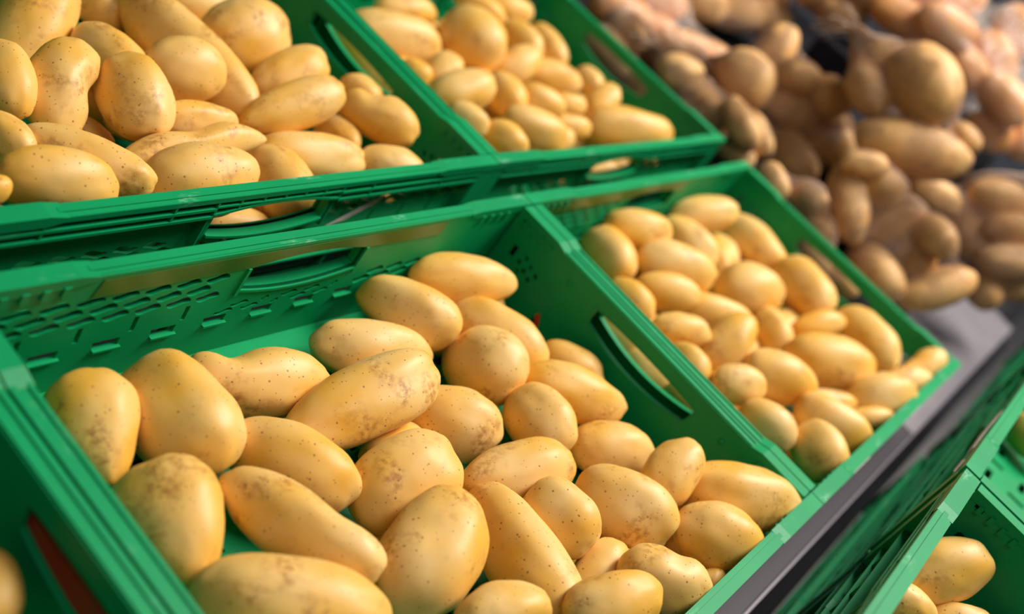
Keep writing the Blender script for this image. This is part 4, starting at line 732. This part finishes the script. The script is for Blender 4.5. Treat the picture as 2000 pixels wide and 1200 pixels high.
# ---------------------------------------------------------------- bags
def sphere_dirs(nr, ns, axis):
    q = Vector((0, 0, 1)).rotation_difference(axis); R3 = np.array(q.to_matrix())
    th = np.linspace(0.03, math.pi - .03, nr); ph = np.linspace(0, 2 * math.pi, ns, endpoint=False)
    T, Pp = np.meshgrid(th, ph, indexing='ij')
    d = np.stack([np.sin(T) * np.cos(Pp), np.sin(T) * np.sin(Pp), np.cos(T)], -1)
    return d @ R3.T
def hull_radius(cen, ells, D, tight):
    n = 900; i = np.arange(n) + .5; ph = np.arccos(1 - 2 * i / n); th = math.pi * (1 + 5 ** .5) * i
    Nn = np.stack([np.cos(th) * np.sin(ph), np.sin(th) * np.sin(ph), np.cos(ph)], 1)
    h = np.full(n, -9.); flat = D.reshape(-1, 3); raw = np.full(len(flat), .005)
    for c, E, r in ells:
        oc = c - cen
        h = np.maximum(h, Nn @ oc + np.linalg.norm((Nn @ E) * r, axis=1))
        dl = (flat @ E) / r; ol = (-oc @ E) / r
        A = (dl * dl).sum(1); B = 2 * (dl @ ol); Cq = ol @ ol - 1; disc = B * B - 4 * A * Cq
        t = np.where(disc > 0, (-B + np.sqrt(np.maximum(disc, 0))) / (2 * A), 0); raw = np.maximum(raw, t)
    dn = flat @ Nn.T
    hull = np.where(dn > .05, h[None, :] / np.maximum(dn, .05), 9.).min(1)
    r = tight * hull + (1 - tight) * np.minimum(raw, hull)
    r = r.reshape(D.shape[:2])
    for _ in range(3):
        r2 = r.copy(); r2[1:-1] = (r[:-2] + r[2:] + 2 * r[1:-1]) / 4
        r = .5 * r2 + .25 * (np.roll(r2, 1, 1) + np.roll(r2, -1, 1))
    return np.maximum(r, raw.reshape(r.shape)) + .0015
def strands(P3, rad):                      # P3 grid of points -> thin three-sided threads both ways
    nr, ns, _ = P3.shape; V, Fc = [], []
    cen = P3.reshape(-1, 3).mean(0)
    def run(line, closed):
        m = len(line); nxt = np.roll(line, -1, 0); prv = np.roll(line, 1, 0)
        if not closed: nxt[-1] = line[-1]; prv[0] = line[0]
        t = nxt - prv; t /= np.linalg.norm(t, axis=1)[:, None] + 1e-9
        o = line - cen; o -= t * (o * t).sum(1)[:, None]; o /= np.linalg.norm(o, axis=1)[:, None] + 1e-9
        s = np.cross(t, o); b = len(V)
        for a in range(m):
            V.extend([line[a] + o[a] * rad, line[a] - o[a] * rad * .5 + s[a] * rad * .9, line[a] - o[a] * rad * .5 - s[a] * rad * .9])
        for a in range(m if closed else m - 1):
            c = (a + 1) % m
            for e in range(3):
                g = (e + 1) % 3; Fc.append((b + a * 3 + e, b + c * 3 + e, b + c * 3 + g, b + a * 3 + g))
    for a in range(nr): run(P3[a], True)
    for a in range(ns): run(P3[:, a], False)
    me = bpy.data.meshes.new('net'); me.from_pydata([tuple(v) for v in V], [], Fc); return me
for bn, neck, lab, ells in BAGS:
    film = bn[0] == 'f'
    E = [(np.array(c), np.array(Quaternion(q).to_matrix()), np.array(r)) for c, q, r in ells]
    cen = np.mean([e[0] for e in E], 0)
    root = empty('film_bag' if film else 'net_bag', M @ Matrix.Translation(Vector(cen)))
    tag(root, lab, 'bag', 'film bags of potatoes' if film else 'net bags of potatoes')
    for j, (c, q, r) in enumerate(ells):
        me = potato_mesh(r, 0, 0, 100 + i_ + j, 24, 16); me.materials.append(POTO if film else POTB)
        o = link_mesh('potato', me, root); o.matrix_local = Matrix.LocRotScale(Vector(c) - Vector(cen), Quaternion(q), None)
    i_ += 17
    hull = list(E)
    ax = Vector((0, .35, .9)).normalized()
    if neck:
        nk = np.array(neck); ax = Vector(nk - cen).normalized()
        hull.append((nk, np.eye(3), np.array([.012] * 3)))
    D = sphere_dirs(34 if film else 60, 56 if film else 92, ax)
    r = hull_radius(cen, hull, D, .62 if film else .45)
    if film:
        for a in range(D.shape[0]):
            for b in range(D.shape[1]):
                v = Vector(D[a, b]); r[a, b] += .004 + .010 * noise.noise(v * 3.5) + .007 * noise.noise(v * 9 + Vector((3, 1, 2))) + .004 * noise.noise(v * 19)
    P3 = D * r[..., None]
    if film:
        nr, ns = P3.shape[:2]; fc = []
        for a in range(nr - 1):
            for b in range(ns): fc.append((a * ns + b, a * ns + (b + 1) % ns, (a + 1) * ns + (b + 1) % ns, (a + 1) * ns + b))
        me = bpy.data.meshes.new('film'); me.from_pydata([tuple(v) for v in P3.reshape(-1, 3)], [], fc)
        link_mesh('film_sleeve', me, root, FILM, True)
    else:
        link_mesh('net', strands(P3, .00044), root, NET)
        if neck:                            # gathered neck: a clip and the flared tail of the net
            a = Vector(nk - cen); bm = bmesh.new(); m = 26
            side = ax.orthogonal().normalized(); up = ax.cross(side)
            for s in range(m):
                ang = 2 * math.pi * s / m; dv = side * math.cos(ang) + up * math.sin(ang); L = .045 * (1 + .3 * math.sin(s * 2.3))
                pr = None
                for t in range(5):
                    f = t / 4; p = a + ax * (L * f - .004) + dv * (.004 + .030 * f ** 1.4) + Vector((0, 0, -.02 * f * f))
                    w_ = up * math.cos(ang) - side * math.sin(ang); cur = [bm.verts.new(p + w_ * .0012), bm.verts.new(p - w_ * .0012), bm.verts.new(p + dv * .0010)]
                    if pr:
                        for e in range(3): bm.faces.new((pr[e], pr[(e + 1) % 3], cur[(e + 1) % 3], cur[e]))
                    pr = cur
            link_mesh('net_tail', done(bm, 'net_tail'), root, NET)
            bm = bmesh.new(); bmesh.ops.create_cone(bm, cap_ends=True, segments=14, radius1=.0075, radius2=.0065, depth=.008)
            bmesh.ops.transform(bm, matrix=Matrix.Translation(a + ax * .002) @ Vector((0, 0, 1)).rotation_difference(ax).to_matrix().to_4x4(), verts=bm.verts)
            link_mesh('clip', done(bm, 'clip'), root, STEEL, True)
